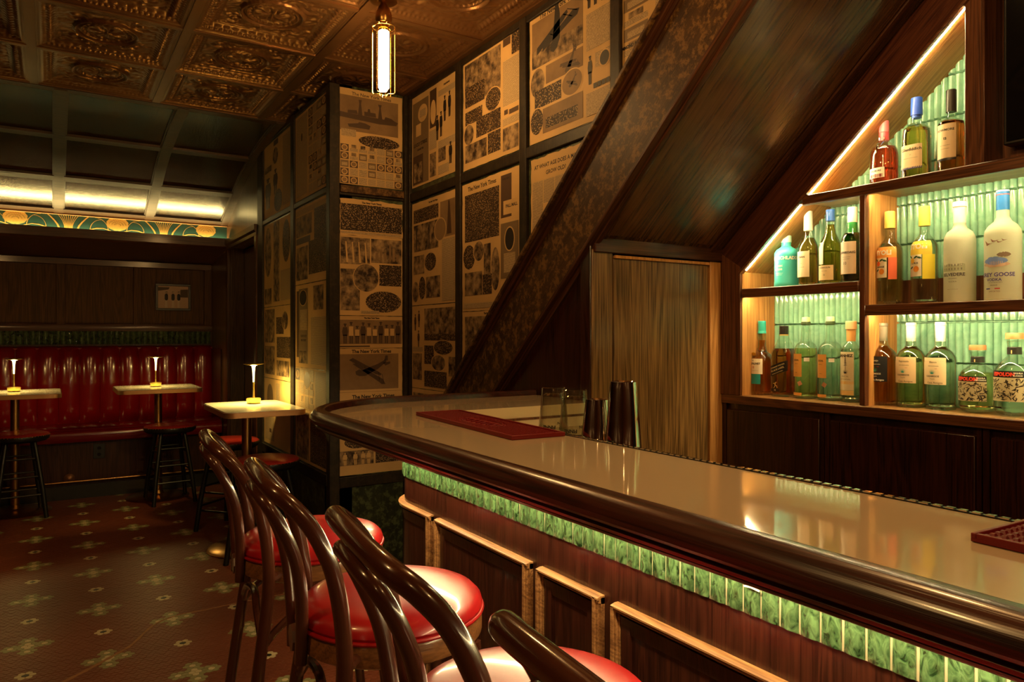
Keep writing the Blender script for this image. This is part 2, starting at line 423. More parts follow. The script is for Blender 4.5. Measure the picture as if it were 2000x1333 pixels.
# nearest visible tiles as pieces of their own
hm = []
for k in range(4):
    mb = MB(); hex_into(mb, 0, 0, 0); hm.append(mb.mesh('hexagonal_tile', HEX[k], 0))
cand = [t for t in field if 1.95 < t[0] and t[2] > 1.9 and -.70 < (t[1]*.845-t[2]*.535)/t[0] < -.36]
single = set()
for t in cand[:290]:
    o = bpy.data.objects.new('hexagonal_tile', hm[t[3]]); C.objects.link(o); o.parent = fl; o.location = (t[1], t[2], 0); single.add(t)
mb = MB()
for t in field:
    if t in single: continue
    hex_into(mb, t[1], t[2], t[3])
tag(mb.build('hexagonal_tile', HEX, fl, smooth=0), kind='stuff')
# a long repaired crack filled with pale grout, snaking across the mosaic
def fl_pt(px, py):
    d = Vector((.5350, .8448, 0))+Vector((.8448, -.5350, 0))*((px-1000)/1417.4)+Vector((0, 0, (656-py)/1417.4))
    t = -1.32/d.z; return Vector((d.x*t, d.y*t, .0012))
ck = catmull([fl_pt(*p) for p in [(100,1345),(165,1312),(215,1285),(255,1262),(300,1222),(345,1203),(400,1192),(465,1178),(560,1160)]], 8)
vs = []; fs = []
for i, p in enumerate(ck):
    t = (ck[min(i+1, len(ck)-1)]-ck[max(i-1, 0)]).normalized(); n = Vector((-t.y, t.x, 0))
    w = .010*(1-.75*i/len(ck))*(1+.3*math.sin(i*1.7))
    vs += [p-n*w+Vector((0,0,-.003)), p+n*w+Vector((0,0,-.003)), p+n*w*.8, p-n*w*.8]
for i in range(len(ck)-1):
    a, b = 4*i, 4*i+4
    fs += [(a+3, a+2, b+2, b+3), (a, a+3, b+3, b), (a+2, a+1, b+1, b+2)]
MB().add(vs, fs).build('crack_filler', principled('crack_filler', (.30,.14,.055), .6, noise=(30, .3)), fl)

# ---- pressed tin ceiling
ce = struct(MB().box(-3.2, 3.2, -2.6, 4.74, 2.73, 2.80), 'ceiling', M['tin'], 'dark bronze pressed tin ceiling')
CP = .5955; CX0 = 1.108; CY0 = 2.927; CW = CP-.046
n = 116
u = np.linspace(-1, 1, n); U, V = np.meshgrid(u, u, indexing='ij')
aU, aV = abs(U), abs(V); d = 1-np.maximum(aU, aV); side = aU > aV
along = np.where(side, V, U)
R = np.hypot(U, V); TH = np.arctan2(V, U)
def bumpf(x, c, w): return np.exp(-((x-c)/w)**2)
h = np.clip(d/.30, 0, 1)**.8*.030
h -= .005*bumpf(d, .045, .018)
bead = .5+.5*np.cos(along*PI*26)
h -= .0065*bumpf(d, .105, .022)*bead
egg = np.abs(np.sin(along*PI*9.5))**.6
h -= np.where(side, .014*bumpf(d, .19, .045)*egg, .005*bumpf(d, .18, .03)*(.5+.5*np.cos(along*PI*15)))
h -= .004*bumpf(d, .275, .012)
F = (d > .29)
rings = .016*bumpf(R, .47, .026)+.011*bumpf(R, .385, .018)+.008*bumpf(R, .29, .012)
ros = .010*np.clip(1-R/.28, 0, 1)**.3*(.5+.5*np.cos(TH*8+6*R))*(R < .27)+.004*bumpf(R, .12, .04)*np.cos(TH*12)
acan = .0028*np.cos(TH*24)*bumpf(R, .345, .03)
sc = .0022*np.sin(22*U+5*np.sin(9*V))*np.sin(22*V+5*np.sin(9*U))+.0014*np.sin(40*U*V+9*(U+V))
spir = .0055*np.sin(14*np.hypot(aU-.47, aV-.47)*PI)*np.exp(-((np.hypot(aU-.47, aV-.47))/.16)**2)
h -= np.where(F, rings+ros+acan+np.where(R > .48, sc+spir, 0), 0)
X = U*CW/2; Y = V*CW/2
vs = np.stack([X.ravel(), Y.ravel(), h.ravel()], 1)
idx = np.arange(n*n).reshape(n, n)
f = np.stack([idx[:-1, :-1].ravel(), idx[:-1, 1:].ravel(), idx[1:, 1:].ravel(), idx[1:, :-1].ravel()], 1)
tin = bpy.data.meshes.new('tin_panel'); tin.from_pydata(vs.tolist(), [], f.tolist())
tin.polygons.foreach_set('use_smooth', [True]*len(f)); tin.materials.append(M['tin']); tin.update()
for a in range(-4, 2):
    for b in range(-4, 3):
        cx = CX0+(a+.5)*CP; cy = CY0+(b+.5)*CP
        if cx > 1.9 or cx < -1.8 or cy < .4: continue
        o = bpy.data.objects.new('tin_panel', tin); C.objects.link(o); o.parent = ce; o.location = (cx, cy, ZC+.005)
xs = [CX0+a*CP for a in range(-5, 3)]; ys = [CY0+b*CP for b in range(-5, 4)]
for x in xs:
    mb = MB().box(x-.020, x+.020, .1, 4.72, ZC-.001, ZC+.05); mb.box(x-.029, x+.029, .1, 4.72, ZC+.006, ZC+.045)
    mb.build('ceiling_batten', M['tin'], ce)
for y in ys:
    if y > 4.74 or y < .1: continue
    mb = MB().box(-2.0, 1.9, y-.014, y+.014, ZC+.001, ZC+.05); mb.box(-2.0, 1.9, y-.026, y+.026, ZC+.007, ZC+.045)
    mb.build('ceiling_batten', M['tin'], ce)

# ---- coffered wooden slope between ceiling and frieze
P0 = [(4.71, 2.683), (5.10, 2.660), (5.51, 2.603), (5.82, 2.530), (6.09, 2.440), (6.35, 2.345), (6.565, 2.262)]
crv = [(p.x, p.y) for p in catmull([(a, b, 0) for a, b in P0], 6)]
def crv_at(y):
    for i in range(len(crv)-1):
        if crv[i][0] <= y <= crv[i+1][0]:
            t = (y-crv[i][0])/(crv[i+1][0]-crv[i][0]); return crv[i][1]+t*(crv[i+1][1]-crv[i][1])
    return crv[-1][1] if y > 6 else crv[0][1]
def curved_slab(x0, x1, y0, y1, dz0, dz1, name, mat, parent):
    # follows the vault; dz measured upward from the vault surface
    m = 8; mb = MB(); poly = []
    for i in range(m+1):
        y = y0+(y1-y0)*i/m; poly.append((y, crv_at(y)+dz0))
    for i in range(m, -1, -1):
        y = y0+(y1-y0)*i/m; poly.append((y, crv_at(y)+dz1))
    mb.prism(poly, 'x', x0, x1); return mb.build(name, mat, parent)
M['cove_wood'] = wood('glossy_cove_oak', (.010,.004,.0012), (.036,.015,.004), 'y', .17, .0, .8); M['cove_wood'].node_tree.nodes['Principled BSDF'].inputs['Specular IOR Level'].default_value = .5
M['cove_rail'] = wood('cove_rail_oak', (.020,.008,.003), (.058,.026,.009), 'x', .36, 0)
cv = curved_slab(-2.2, XL, 4.71, 6.56, .028, .06, 'trim_1', M['wood_dark'], None)
tag(cv, 'dark coffered wood slope stepping down from the tin ceiling to the frieze', None, None, 'structure')
rails = [4.735, 5.513, 6.091, 6.535]; ribs = [-1.19, -.575, .040, .663, 1.243]
for a in range(4):
    for b in range(3):
        curved_slab(ribs[a]+.03, ribs[a+1]-.03, rails[b]+.028, rails[b+1]-.028, .014, .03, 'coffer_panel', M['cove_wood'], cv)
for y in rails: curved_slab(-1.3, XL, y-.03, y+.03, -.002, .04, 'coffer_rail', M['cove_rail'], cv)
for x in ribs:
    curved_slab(x-.031, x+.031, 4.72, 6.56, -.006, .04, 'coffer_rib', M['cove_rail'], cv)
    for q in (-.035, .035): curved_slab(x+q-.005, x+q+.005, 4.75, 6.53, .004, .04, 'coffer_bead', M['cove_rail'], cv)
# frieze wallpaper band above a ledge carrying the cove light
fz = struct(MB().box(-2.2, XL, 6.585, 6.66, 2.098, 2.30), 'trim_2', principled('teal_frieze_paper', (.008,.050,.050), .55, noise=(12, .3)), 'teal wallpaper frieze with golden flowers under the wooden slope')
M['frieze_gold'] = principled('ochre_print', (.46,.29,.08), .5, noise=(60, .25)); M['frieze_line'] = principled('frieze_line', (.10,.055,.015), .6)
def ribbon(pts, w, y, mb):
    vs = []; fs = []; m = len(pts)
    for i, p in enumerate(pts):
        t = (Vector(pts[min(i+1, m-1)])-Vector(pts[max(i-1, 0)])).normalized(); q = w*(1-.6*i/m)
        vs += [(p[0]-t[1]*q, y, p[1]+t[0]*q), (p[0]+t[1]*q, y, p[1]-t[0]*q)]
    for i in range(m-1): fs.append((2*i, 2*i+1, 2*i+3, 2*i+2))
    mb.add(vs, fs)
for fx in (-.90, -.235, .44, 1.10):
    mb = MB(); k = 40; pts = []
    for q in range(k):
        a = 2*PI*q/k; r = 1+.06*abs(math.sin(a*6))
        pts.append((fx+.075*r*math.cos(a), 2.212+.052*r*math.sin(a)))
    mb.prism(pts, 'y', 6.5835, 6.586); mb.build('printed_flower', M['frieze_gold'], fz, smooth=0)
    mb = MB()
    for ring, rr in ((5, .3), (8, .55), (11, .8)):
        for q in range(ring):
            a = PI*(.05+.9*q/ring); a2 = PI*(.05+.9*(q+.8)/ring)
            ribbon([(fx+.075*rr*math.cos(a+(a2-a)*t), 2.195+.056*rr*math.sin(a+(a2-a)*t)+.008*math.sin(PI*t)) for t in (0, .33, .66, 1)], .0012, 6.583, mb)
    mb.build('petal_lines', M['frieze_line'], fz, smooth=0)
for cx in (-.565, .105, .775):
    mb = MB()
    for q in range(-4, 5):
        ribbon([(cx+q*.006+q*.013*t*t, 2.146+.118*t) for t in (0, .25, .5, .75, 1)], .003, 6.5835, mb)
    for s in (-1, 1):
        ribbon([(cx+s*(.06+.09*t**1.5), 2.146+.12*t) for t in (0, .25, .5, .75, 1)], .0065, 6.5835, mb)
        c = cx+s*.20
        ribbon([(c-s*.02+s*.09*math.cos(a), 2.155+.095*math.sin(a)) for a in [x*.2 for x in range(0, 9)]], .0026, 6.5833, mb)
        ribbon([(c+s*.02-s*.075*math.cos(a), 2.15+.085*math.sin(a)) for a in [x*.2 for x in range(0, 9)]], .0022, 6.5836, mb)
        ribbon([(c-s*.06+s*.16*t, 2.150+.02*math.sin(t*PI)) for t in (0, .3, .6, 1)], .004, 6.5836, mb)
    mb.build('printed_foliage', M['frieze_gold'], fz, smooth=0)
MB().box(-2.2, XL, 6.555, 6.60, 2.252, 2.275).build('frieze_moulding', wood('pale_moulding_oak', (.22,.11,.05), (.42,.24,.12), 'x', .4), fz)  # paler oak than the ledge and slope
# ledge
lg = struct(MB().prism([(6.50,2.075),(6.50,2.144),(6.512,2.146),(6.512,2.098),(6.60,2.098),(6.60,2.06),(6.53,2.06)], 'x', -2.2, XL), 'trim_3', M['wood_dark_h'], 'dark wooden light ledge under the teal frieze')
MB().box(-2.15, XL-.01, 6.564, 6.580, 2.101, 2.110).build('light_strip', M['led_cove'], lg)

# ---- back wall over the banquette
wb = struct(MB().box(-2.3, XL+.1, YB, YB+.1, 0, 2.10), 'wall_back', M['wood_dark'], 'dark panelled back wall above the red banquette')
MB().prism([(6.53,2.06),(6.60,2.09),(7.32,2.03),(7.32,1.985)], 'x', -2.3, XL).build('recess_soffit', M['wood_dark_h'], wb)
M['wood_panel'] = wood('back_panel_oak', (.026,.009,.003), (.085,.033,.009), 'z', .55, .0, 1.2)
for x0, x1 in ((-1.22,-.60), (-.54,.030), (.093,.612), (.678,1.20)):
    MB().box(x0, x1, YB-.006, YB+.01, 1.425, 1.93).build('wall_panel', M['wood_panel'], wb, bevel=.003)
for x in (-1.25, -.57, .061, .645, 1.235): MB().box(x-.034, x+.034, YB-.022, YB+.01, 1.41, 1.95).build('panel_stile', M['wood_panel'], wb, bevel=.004)
MB().box(-2.3, XL, YB-.023, YB+.01, 1.93, 1.985).build('panel_rail', M['wood_dark_h'], wb, bevel=.004)
MB().prism([(YB+.01,1.36),(YB-.025,1.36),(YB-.03,1.395),(YB-.02,1.425),(YB+.01,1.425)], 'x', -2.3, XL).build('panel_rail', M['wood_dark_h'], wb)
# narrow green tiles above the banquette
tm = MB().prism([(0,0)]+[(.021*math.cos(a), .012*math.sin(a)) for a in [PI*k/6 for k in range(7)]][::-1], 'z', 1.245, 1.358).mesh('green_tile', M['tile_dark'], 60)
for k in range(58):
    o = bpy.data.objects.new('green_tile', tm); C.objects.link(o); o.parent = wb; o.location = (XL-.03-k*.0445, YB-.004, 0); o.rotation_euler = (0, 0, PI)
# ---- side wall XL: doorway, cove end and newspaper stretch
ws = MB()
ws.box(XL, XL+.12, 5.45, 5.50, 0, 2.75)
ws.box(XL, XL+.12, 5.50, 6.48, 2.065, 2.75); ws.box(XL, XL+.12, 6.48, 7.4, 0, 2.75)
ws = struct(ws, 'wall_side', wood('side_wall_oak', (.035,.014,.005), (.10,.044,.015), 'z', .32, .1), 'dark wood side wall with a doorway, right of the banquette')
MB().box(XL-.02, XL+.01, 5.44, 5.505, 0, 2.13).build('door_casing', M['wood_dark'], ws, bevel=.005)
MB().box(XL-.02, XL+.01, 6.475, 6.54, 0, 2.13).build('door_casing', M['wood_dark'], ws, bevel=.005)
mb = MB().prism([(XL-.022,2.05),(XL-.022,2.075),(XL-.034,2.09),(XL-.034,2.13),(XL+.01,2.13),(XL+.01,2.05)], 'y', 5.44, 6.54)
mb.build('door_casing', M['cove_rail'], ws)
# the dark little room behind the doorway, with shelves
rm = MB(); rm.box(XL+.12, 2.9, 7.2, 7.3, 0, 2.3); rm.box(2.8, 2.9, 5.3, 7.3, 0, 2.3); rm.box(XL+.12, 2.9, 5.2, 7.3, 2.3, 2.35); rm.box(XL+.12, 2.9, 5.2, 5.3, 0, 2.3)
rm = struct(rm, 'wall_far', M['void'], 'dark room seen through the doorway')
sh = empty('shelf_unit', (1.9, 7.0, 0), 0, 'dark shelf unit deep inside the unlit doorway', 'shelf')
for z in (.5, .9, 1.22, 1.55, 1.88): MB().box(-.5, .8, -.16, .16, z, z+.05).build('shelf', M['wood_dark_h'], sh)
MB().box(-.54, -.5, -.17, .17, 0, 2.1).build('side_panel', M['wood_dark'], sh); MB().box(.8, .84, -.17, .17, 0, 2.1).build('side_panel', M['wood_dark'], sh)
dr = struct(MB().box(XL+.121, XL+.160, 5.86, 6.47, .01, 2.05), 'door_1', M['wood_dark'], 'dark wooden door leaf standing in the doorway beside the banquette')
MB().box(XL+.113, XL+.124, 5.98, 6.36, .12, 1.02).build('door_panel', M['wood_dark'], dr, bevel=.004)
sw = empty('wall_switch', (XL+.110, 5.96, 1.20), 0, 'small brass latch on the dark door beside the banquette', 'latch')
MB().box(0, .010, -.022, .022, -.02, .035).build('plate', M['brass_dark'], sw, bevel=.002); MB().tube([(-.004,0,0),(-.012,0,-.03),(-.008,0,-.05)], .007).build('lever', M['brass'], sw)

# ---- newspaper walls: backing, posts and rails
wn = MB().box(XL, XW+.1, YC, YC+.1, 0, ZC+.003)
wn.box(XL, XL+.12, YC, 5.45, 0, ZC+.003)
wn = struct(wn, 'wall_corner', M['paint_green'], 'dark green scuffed boxed corner carrying newspaper pages')
ua = lambda y: 1.123+(3.116-y)*.896      # upper edge of the stringer
lb = lambda y: 1.090+(2.753-y)*.880      # its lower edge
wr = struct(MB().prism([(YC+.1,0),(2.95,0),(2.95,ua(2.95)-.2),(1.0,ua(1.0)-.2),(1.0,2.95),(YC+.1,2.95)], 'x', XW, XW+.1), 'wall_right', M['paint_green'], 'right wall of framed newspaper pages beside the stair')
dk = wood('dark_frame_paint', (.007,.004,.002), (.018,.011,.005), 'z', .5, .0, .4, scuff=.25)
def post(x0, x1, y0, y1, z0, z1, parent): MB().box(x0, x1, y0, y1, z0, z1).build('frame_batten', dk, parent, bevel=.004)
post(XL-.010, XL+.048, YC-.012, YC+.05, 0, ZC, wn)
post(XL-.012, XL+.02, 4.50, 4.575, .55, ZC, wn)
post(XL-.012, XL+.02, 5.29, 5.44, 0, ZC-.03, wn)
post(XL-.010, XL+.02, YC+.03, 5.3, 2.100, 2.132, wn)
post(XL-.014, XL+.02, YC+.03, 5.3, .50, .565, wn)
post(XL+.045, XW, YC-.010, YC+.02, 2.085, 2.10, wn)
post(XL+.045, XW, YC-.014, YC+.02, .49, .55, wn)
MB().box(XL+.05, 1.690, YC-.018, YC+.02, 2.100, 2.140).build('picture_rail', M['wood_string'], wn, bevel=.003)
post(XW-.032, XW+.01, YC-.030, YC+.02, 0, ZC, wn)
post(XL-.008, XL+.02, YC+.04, 5.45, ZC-.03, ZC-.001, wn)
for y in (3.80, 3.198, 2.608, 2.003, 1.40):
    z_ = max(.5, ua(y)-.1) if y < 3.19 else .5
    if z_ < ZC-.1: post(XW-.016, XW+.01, y-.027, y+.027, z_, ZC, wr)
post(XW-.013, XW+.01, 2.05, 3.82, 2.074, 2.122, wr); post(XW-.013, XW+.01, 1.4, 3.82, ZC-.03, ZC+.03, wr)
post(XW-.013, XW+.01, 3.2, 3.82, .50, .55, wr)

# ---- room shell outside the view
mb = MB(); mb.box(-3.2, -3.1, -2.6, 9, 0, 2.8); mb.box(-3.2, 3.3, -2.6, -2.5, 0, 2.8)
struct(mb, 'wall_left', M['wood_dark'], 'dark wooden wall of the room on the left')

# ---- stair: stringer, soffit, panelling below
def slope_prism(y0, z0, y1, z1, dz, x0, x1, mb, mi=0):
    """bar following a raking line from (y0,z0) to (y1,z1), vertical depth dz downward"""
    mb.prism([(y0,z0),(y1,z1),(y1,z1-dz),(y0,z0-dz)], 'x', x0, x1, mi); return mb
st = MB()
def rake(f, d0, d1, x0, x1, y0, y1): return MB().prism([(y0,f(y0)-d0),(y1,f(y1)-d0),(y1,f(y1)-d1),(y0,f(y0)-d1)], 'x', x0, x1)
Y0, Y1 = 3.26, .55
sg = MB().prism([(3.24,ua(3.24)-.045),(Y1,ua(Y1)-.045),(Y1,lb(Y1)+.01),(2.80,lb(2.80)+.01),(2.93,.935)], 'x', 1.668, 1.75)
sg = struct(sg, 'trim_4', M['wood_string'], 'worn raking stair stringer rising across the newspaper wall')
rake(ua, 0, .022, 1.632, 1.75, 3.26, Y1).build('cap_moulding', M['wood_string'], sg, bevel=.003)
rake(ua, .022, .048, 1.645, 1.75, 3.26, Y1).build('cap_moulding', M['wood_rake'], sg, bevel=.004)
rake(ua, .048, .066, 1.658, 1.75, 3.26, Y1).build('cap_moulding', M['wood_rake'], sg, bevel=.004)
rake(lb, -.014, .004, 1.660, 1.72, 2.80, Y1).build('edge_bead', M['wood_rake'], sg, bevel=.003)
soz = lambda y: 1.668+(YD-y)*.87
so = rake(soz, -.03, -.006, 1.69, XB+.02, YD+.05, Y1)
so = struct(so, 'ceiling_soffit', M['wood_soffit'], 'sloping dark panelled underside of the stair')
rake(soz, -.006, .004, 1.712, XB-.09, YD-.03, Y1).build('soffit_panel', M['wood_soffit'], so, bevel=.002)
rake(soz, -.01, .016, 1.690, 1.712, YD+.03, Y1).build('soffit_moulding', M['wood_rake'], so, bevel=.003)
rake(soz, -.01, .012, XB-.085, XB-.06, YD+.03, Y1).build('soffit_moulding', M['wood_rake'], so, bevel=.003)
MB().box(1.69, XB, YD-.01, YD+.03, 1.63, 1.70).build('soffit_batten', M['wood_dark_h'], so, bevel=.003)
# triangular panel below the stringer
tp = MB().prism([(3.0,.9),(YD+.02,.9),(YD+.02,lb(YD+.02)+.02),(3.0,lb(3.0)+.02)], 'x', XS+.012, XS+.05)
tp = struct(tp, 'wall_stair', M['wood_red'], 'triangular dark red wood panelling under the stair stringer')
rake(lb, 0, .030, XS-.004, XS+.03, 2.80, YD+.03).build('panel_frame', M['wood_rake'], tp, bevel=.003)
MB().box(XS, XS+.03, YD+.02, YD+.055, .9, lb(YD)-.01).build('panel_frame', M['wood_red'], tp, bevel=.003)
MB().box(1.676, 1.6835, YD+.003, YD+.062, .9, 1.655).build('panel_frame', M['wood_red'], tp, bevel=.002)
# pilaster, door, jamb at the end of the bar aisle
struct(MB().box(1.684, 1.783, YD, YD+.06, .0, 1.641), 'trim_5', M['wood_door'], 'grey brown oak pilaster left of the cupboard door under the stair', bevel=.004)
d2 = struct(MB().box(1.792, 2.300, YD+.006, YD+.045, .05, 1.612), 'door_2', M['wood_door'], 'tall oak cupboard door under the sloping stair soffit', bevel=.002)
MB().box(1.792, 2.300, YD-.004, YD+.012, 1.612, 1.624).build('door_edge', M['wood_light'], d2, bevel=.002)
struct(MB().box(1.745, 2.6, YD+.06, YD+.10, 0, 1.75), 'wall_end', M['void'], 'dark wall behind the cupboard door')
struct(MB().box(2.309, 2.383, YD, YD+.05, 0, 1.628), 'trim_6', M['wood_light'], 'golden oak jamb right of the cupboard door', bevel=.003)
# ================================================================ BACK BAR
SY = 2.0                      # left inner side of the shelving
XT = 2.585                    # tile plane
MY = 1.478                    # middle upright
RY = 1.115                    # right upright of the triangular bay
ZCN = 1.076; ZL = 1.510; ZR = 1.4255; ZT = 1.8426
dg = lambda y: 1.573+(2.0-y)*.892        # raking edge on the front plane
bb = MB().box(XT+.012, XT+.08, .1, 2.15, ZCN-.02, 2.75)
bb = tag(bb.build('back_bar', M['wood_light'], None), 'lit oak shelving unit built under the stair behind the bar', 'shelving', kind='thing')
# left post in front plane, raking fascia
MB().prism([(2.105,ZCN),(2.0015,ZCN),(2.0015,1.60),(2.105,1.665)], 'x', XB-.012, XB+.03).build('post', M['wood_post'], bb, bevel=.002)
mb = MB().prism([(2.00,dg(2.0)+.012),(1.0,dg(1.0)+.012),(1.0,dg(1.0)+.15),(2.10,dg(2.10)+.24),(2.10,dg(2.10)+.10)], 'x', XB-.010, XB+.02)
mb.build('fascia', wood('raking_fascia_oak', (.028,.007,.004), (.085,.026,.012), 'y', .35, .3, 1, (SA,0,0)), bb, bevel=.002)
rk = MB().prism([(2.01,dg(2.01)),(1.0,dg(1.0)),(1.0,dg(1.0)+.014),(2.01,dg(2.01)+.014)], 'x', XB-.016, XB+.01)
rk.build('edge_bead', M['wood_edge'], bb, bevel=.002)
# raking lining board (seen lit from the strip)
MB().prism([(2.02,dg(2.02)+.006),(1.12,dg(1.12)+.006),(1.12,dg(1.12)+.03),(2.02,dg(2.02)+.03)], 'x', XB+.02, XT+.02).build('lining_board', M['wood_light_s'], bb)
lt = MB()
for a, b in ((1.985, 1.73), (1.70, 1.135)): lt.prism([(a,dg(a)-.001),(b,dg(b)-.001),(b,dg(b)+.005),(a,dg(a)+.005)], 'x', XB+.002, XB+.010)
lt.build('light_strip', M['led'], bb)
# left side board, middle upright, right upright
MB().box(XB+.0, XT+.012, SY, SY+.02, ZCN, 1.60).build('side_board', M['wood_light'], bb)
MB().box(XB+.02, XT+.012, MY-.010, MY+.010, ZCN, ZT).build('upright', M['wood_light'], bb)
MB().box(XB-.006, XB+.02, MY-.010, MY+.010, ZCN+.001, ZT-.02).build('upright_edge', M['wood_post'], bb, bevel=.002)
MB().box(XB-.004, XT+.012, 1.087, 1.143, ZT, 2.42).build('upright', M['wood_post'], bb, bevel=.002)
# shelves: lit board with a darker nosing
def shelf(y0, y1, z, th=.024, led=None):
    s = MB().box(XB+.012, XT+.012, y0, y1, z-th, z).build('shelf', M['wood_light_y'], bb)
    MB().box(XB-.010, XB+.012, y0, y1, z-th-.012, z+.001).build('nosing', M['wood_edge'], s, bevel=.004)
    if led: MB().box(XB+.0135, XB+.0205, led[0], led[1], z-th-.004, z-th-.0005).build('light_strip', M['led'], s)
shelf(MY+.010, 1.997, ZL, led=(MY+.02, 1.99))
shelf(.3, MY-.010, ZR, led=(.3, MY-.015))
shelf(.3, 1.715, ZT, led=(.3, 1.46))
MB().box(XB+.0135, XB+.0205, MY+.02, 1.66, ZT-.028, ZT-.0245).build('light_strip', M['led'], bb)
MB().box(XT-.019, XT+.012, .3, MY-.010, ZR, 1.517).build('back_rail', wood('brown_back_rail', (.07,.025,.01), (.16,.06,.024), 'z', .4), bb)
# fluted tiles, 0.14 m square, six flutes each
prof = []
for k in range(6):
    for q in range(5):
        a = PI*q/5; y = -.0697+k*.02323+.02323*q/5
        prof.append((-.0115*math.sin(a)**.6 if q else 0, y))
prof.append((0, .0697))
def tile_mesh(z0, z1):
    mb = MB(); m = len(prof); ez = .003
    vs = []
    for z, s in ((z0, .0), (z0+ez, 1), (z1-ez, 1), (z1, .0)):
        for px, py in prof: vs.append((-.004+px*s, py, z))
    fs = [(i*m+k, i*m+k+1, (i+1)*m+k+1, (i+1)*m+k) for i in range(3) for k in range(m-1)]
    mb.add(vs, fs); mb.box(-.004, .004, -.0697, .0697, z0, z1)
    return mb.mesh('fluted_tile', M['tile_back'], 40)
tme = tile_mesh(.0012, .1388)
for r in range(10):
    z = 1.086+.14*(r)
    for c_ in range(-2, 10):
        y = 1.718-.07-.1407*c_+.0
        if y < .3: continue
        if z > dg(y)+.03 : continue
        if ZR-.14 < z < 1.5 and y < MY-.08 and z+.14 < 1.52: pass
        o = bpy.data.objects.new('fluted_tile', tme); C.objects.link(o); o.parent = bb; o.location = (XT+.002, y, z)
MB().box(XT+.003, XT+.0125, .3, 2.0, ZCN, 2.5).build('tile_grout', principled('sea_green_grout', (.30,.55,.36), .5), bb)
# counter and cabinets
ct = tag(MB().box(XB-.008, XT+.03, .1, 2.100, ZCN-.034, ZCN).build('back_counter', M['wood_light_y'], None, bevel=.002), 'golden oak counter board under the lit bottle shelves', 'counter')
MB().box(XB-.012, XB-.006, .1, 2.100, ZCN-.036, ZCN-.002).build('counter_edge', M['wood_edge'], ct, bevel=.002)
for (y0, y1), lab in zip(((1.628, 2.100), (1.096, 1.624), (.55, 1.092)), ('dark red wood base cabinet below the left end of the counter', 'wide dark red wood base cabinet below the middle of the counter', 'darker wooden base cabinet at the right edge below the counter')):
    cb = tag(MB().box(XB+.012, XT+.03, y0, y1, 0, ZCN-.036).build('base_cabinet', M['wood_red'], None), lab, 'cabinet', 'base cabinets under the back counter')
    MB().box(XB-.004, XB+.012, y0+.018, y1-.022, .06, ZCN-.062).build('door', M['wood_red'], cb, bevel=.003)
    MB().box(XB-.002, XB+.012, y0, y0+.014, .0, ZCN-.036).build('stile', M['wood_red'], cb); MB().box(XB-.002, XB+.012, y1-.018, y1, .0, ZCN-.036).build('stile', M['wood_red'], cb)
# television high on the right
mb = MB().box(XB+.05, XB+.10, .30, 1.060, 1.895, 2.46); tv = empty('television', (0,0,0), 0, 'large unlit black television above the right hand shelf', 'television')
mb.build('casing', M['black'], tv, bevel=.004); MB().box(XB+.047, XB+.052, .31, 1.050, 1.905, 2.45).build('screen', M['black_gloss'], tv)
bk = struct(MB().box(XB+.11, XB+.16, .2, 1.09, ZT, 2.75), 'wall_behind_screen', M['wood_post'], 'brown wood wall behind the black television')

# ================================================================ BAR
BCX, BCY = 1.10, 2.07
def bar_path(r, n=14, ystart=-.7, xend=XS-.001):
    p = [((BCX-r, ystart), (-1, 0))]
    m = 30
    for i in range(1, m+1):
        y = ystart+(BCY-ystart)*i/m; p.append(((BCX-r, y), (-1, 0)))
    for k in range(1, n+1):
        a = PI-PI/2*k/n; p.append(((BCX+r*math.cos(a), BCY+r*math.sin(a)), (math.cos(a), math.sin(a))))
    p.append(((xend, BCY+r), (0, 1))); return p
def rp(profile, **k):
    # profile given as absolute radius from the corner centre
    base = .3; return MB().sweep(bar_path(base), [(r-base, z) for r, z in profile], **k)
bar = empty('bar_counter', (BCX-.17, 1.0, 0), 0, 'long mahogany bar with cream stone top, green tile band and moulded panels', 'bar')
def bb_(mb, name, mat, parent=bar, **k):
    o = mb.build(name, mat, parent, **k)
    if parent is bar: o.matrix_parent_inverse = Matrix.Translation((-(BCX-.17), -1.0, 0))
    return o
rail = [(.36,1.05),(.409,1.05),(.409,1.088),(.412,1.094),(.417,1.096),(.434,1.096),(.442,1.0935),(.450,1.087),(.455,1.079),(.457,1.071),(.455,1.063),(.448,1.057),(.438,1.055),(.437,1.052),(.440,1.048),(.437,1.0425),(.428,1.040),(.420,1.040),(.4195,1.0375),(.421,1.0345),(.416,1.0295),(.406,1.027),(.398,1.027),(.3975,1.0245),(.397,1.0215),(.390,1.0175),(.378,1.014),(.36,1.008),(.33,1.0),(.30,.990),(.30,1.02)]
bb_(rp(rail), 'arm_rail', M['wood_rail'], smooth=28, fixn=True)
# stone top polygon
o_ = [p for p, _ in bar_path(.4095)]
poly = o_+[(XS-.001, 2.09), (1.085, 2.09), (1.065, 2.07), (1.065, -.7)]
bb_(MB().prism(poly, 'z', 1.047, 1.075), 'stone_top', M['stone'], fixn=True, bevel=.002)
# metal drip trim along the rear edge with pale dashes
mb = MB().box(1.066, 1.074, -.6, 1.95, 1.058, 1.0765)
bb_(mb, 'rear_trim', M['black'])
mb = MB(); y = -.4
while y < 1.93: mb.box(1.0655, 1.0735, y, y+.011, 1.0765, 1.0785); y += .0175
o = bb_(mb, 'perforation_strip', M['steel']); o['kind'] = 'stuff'
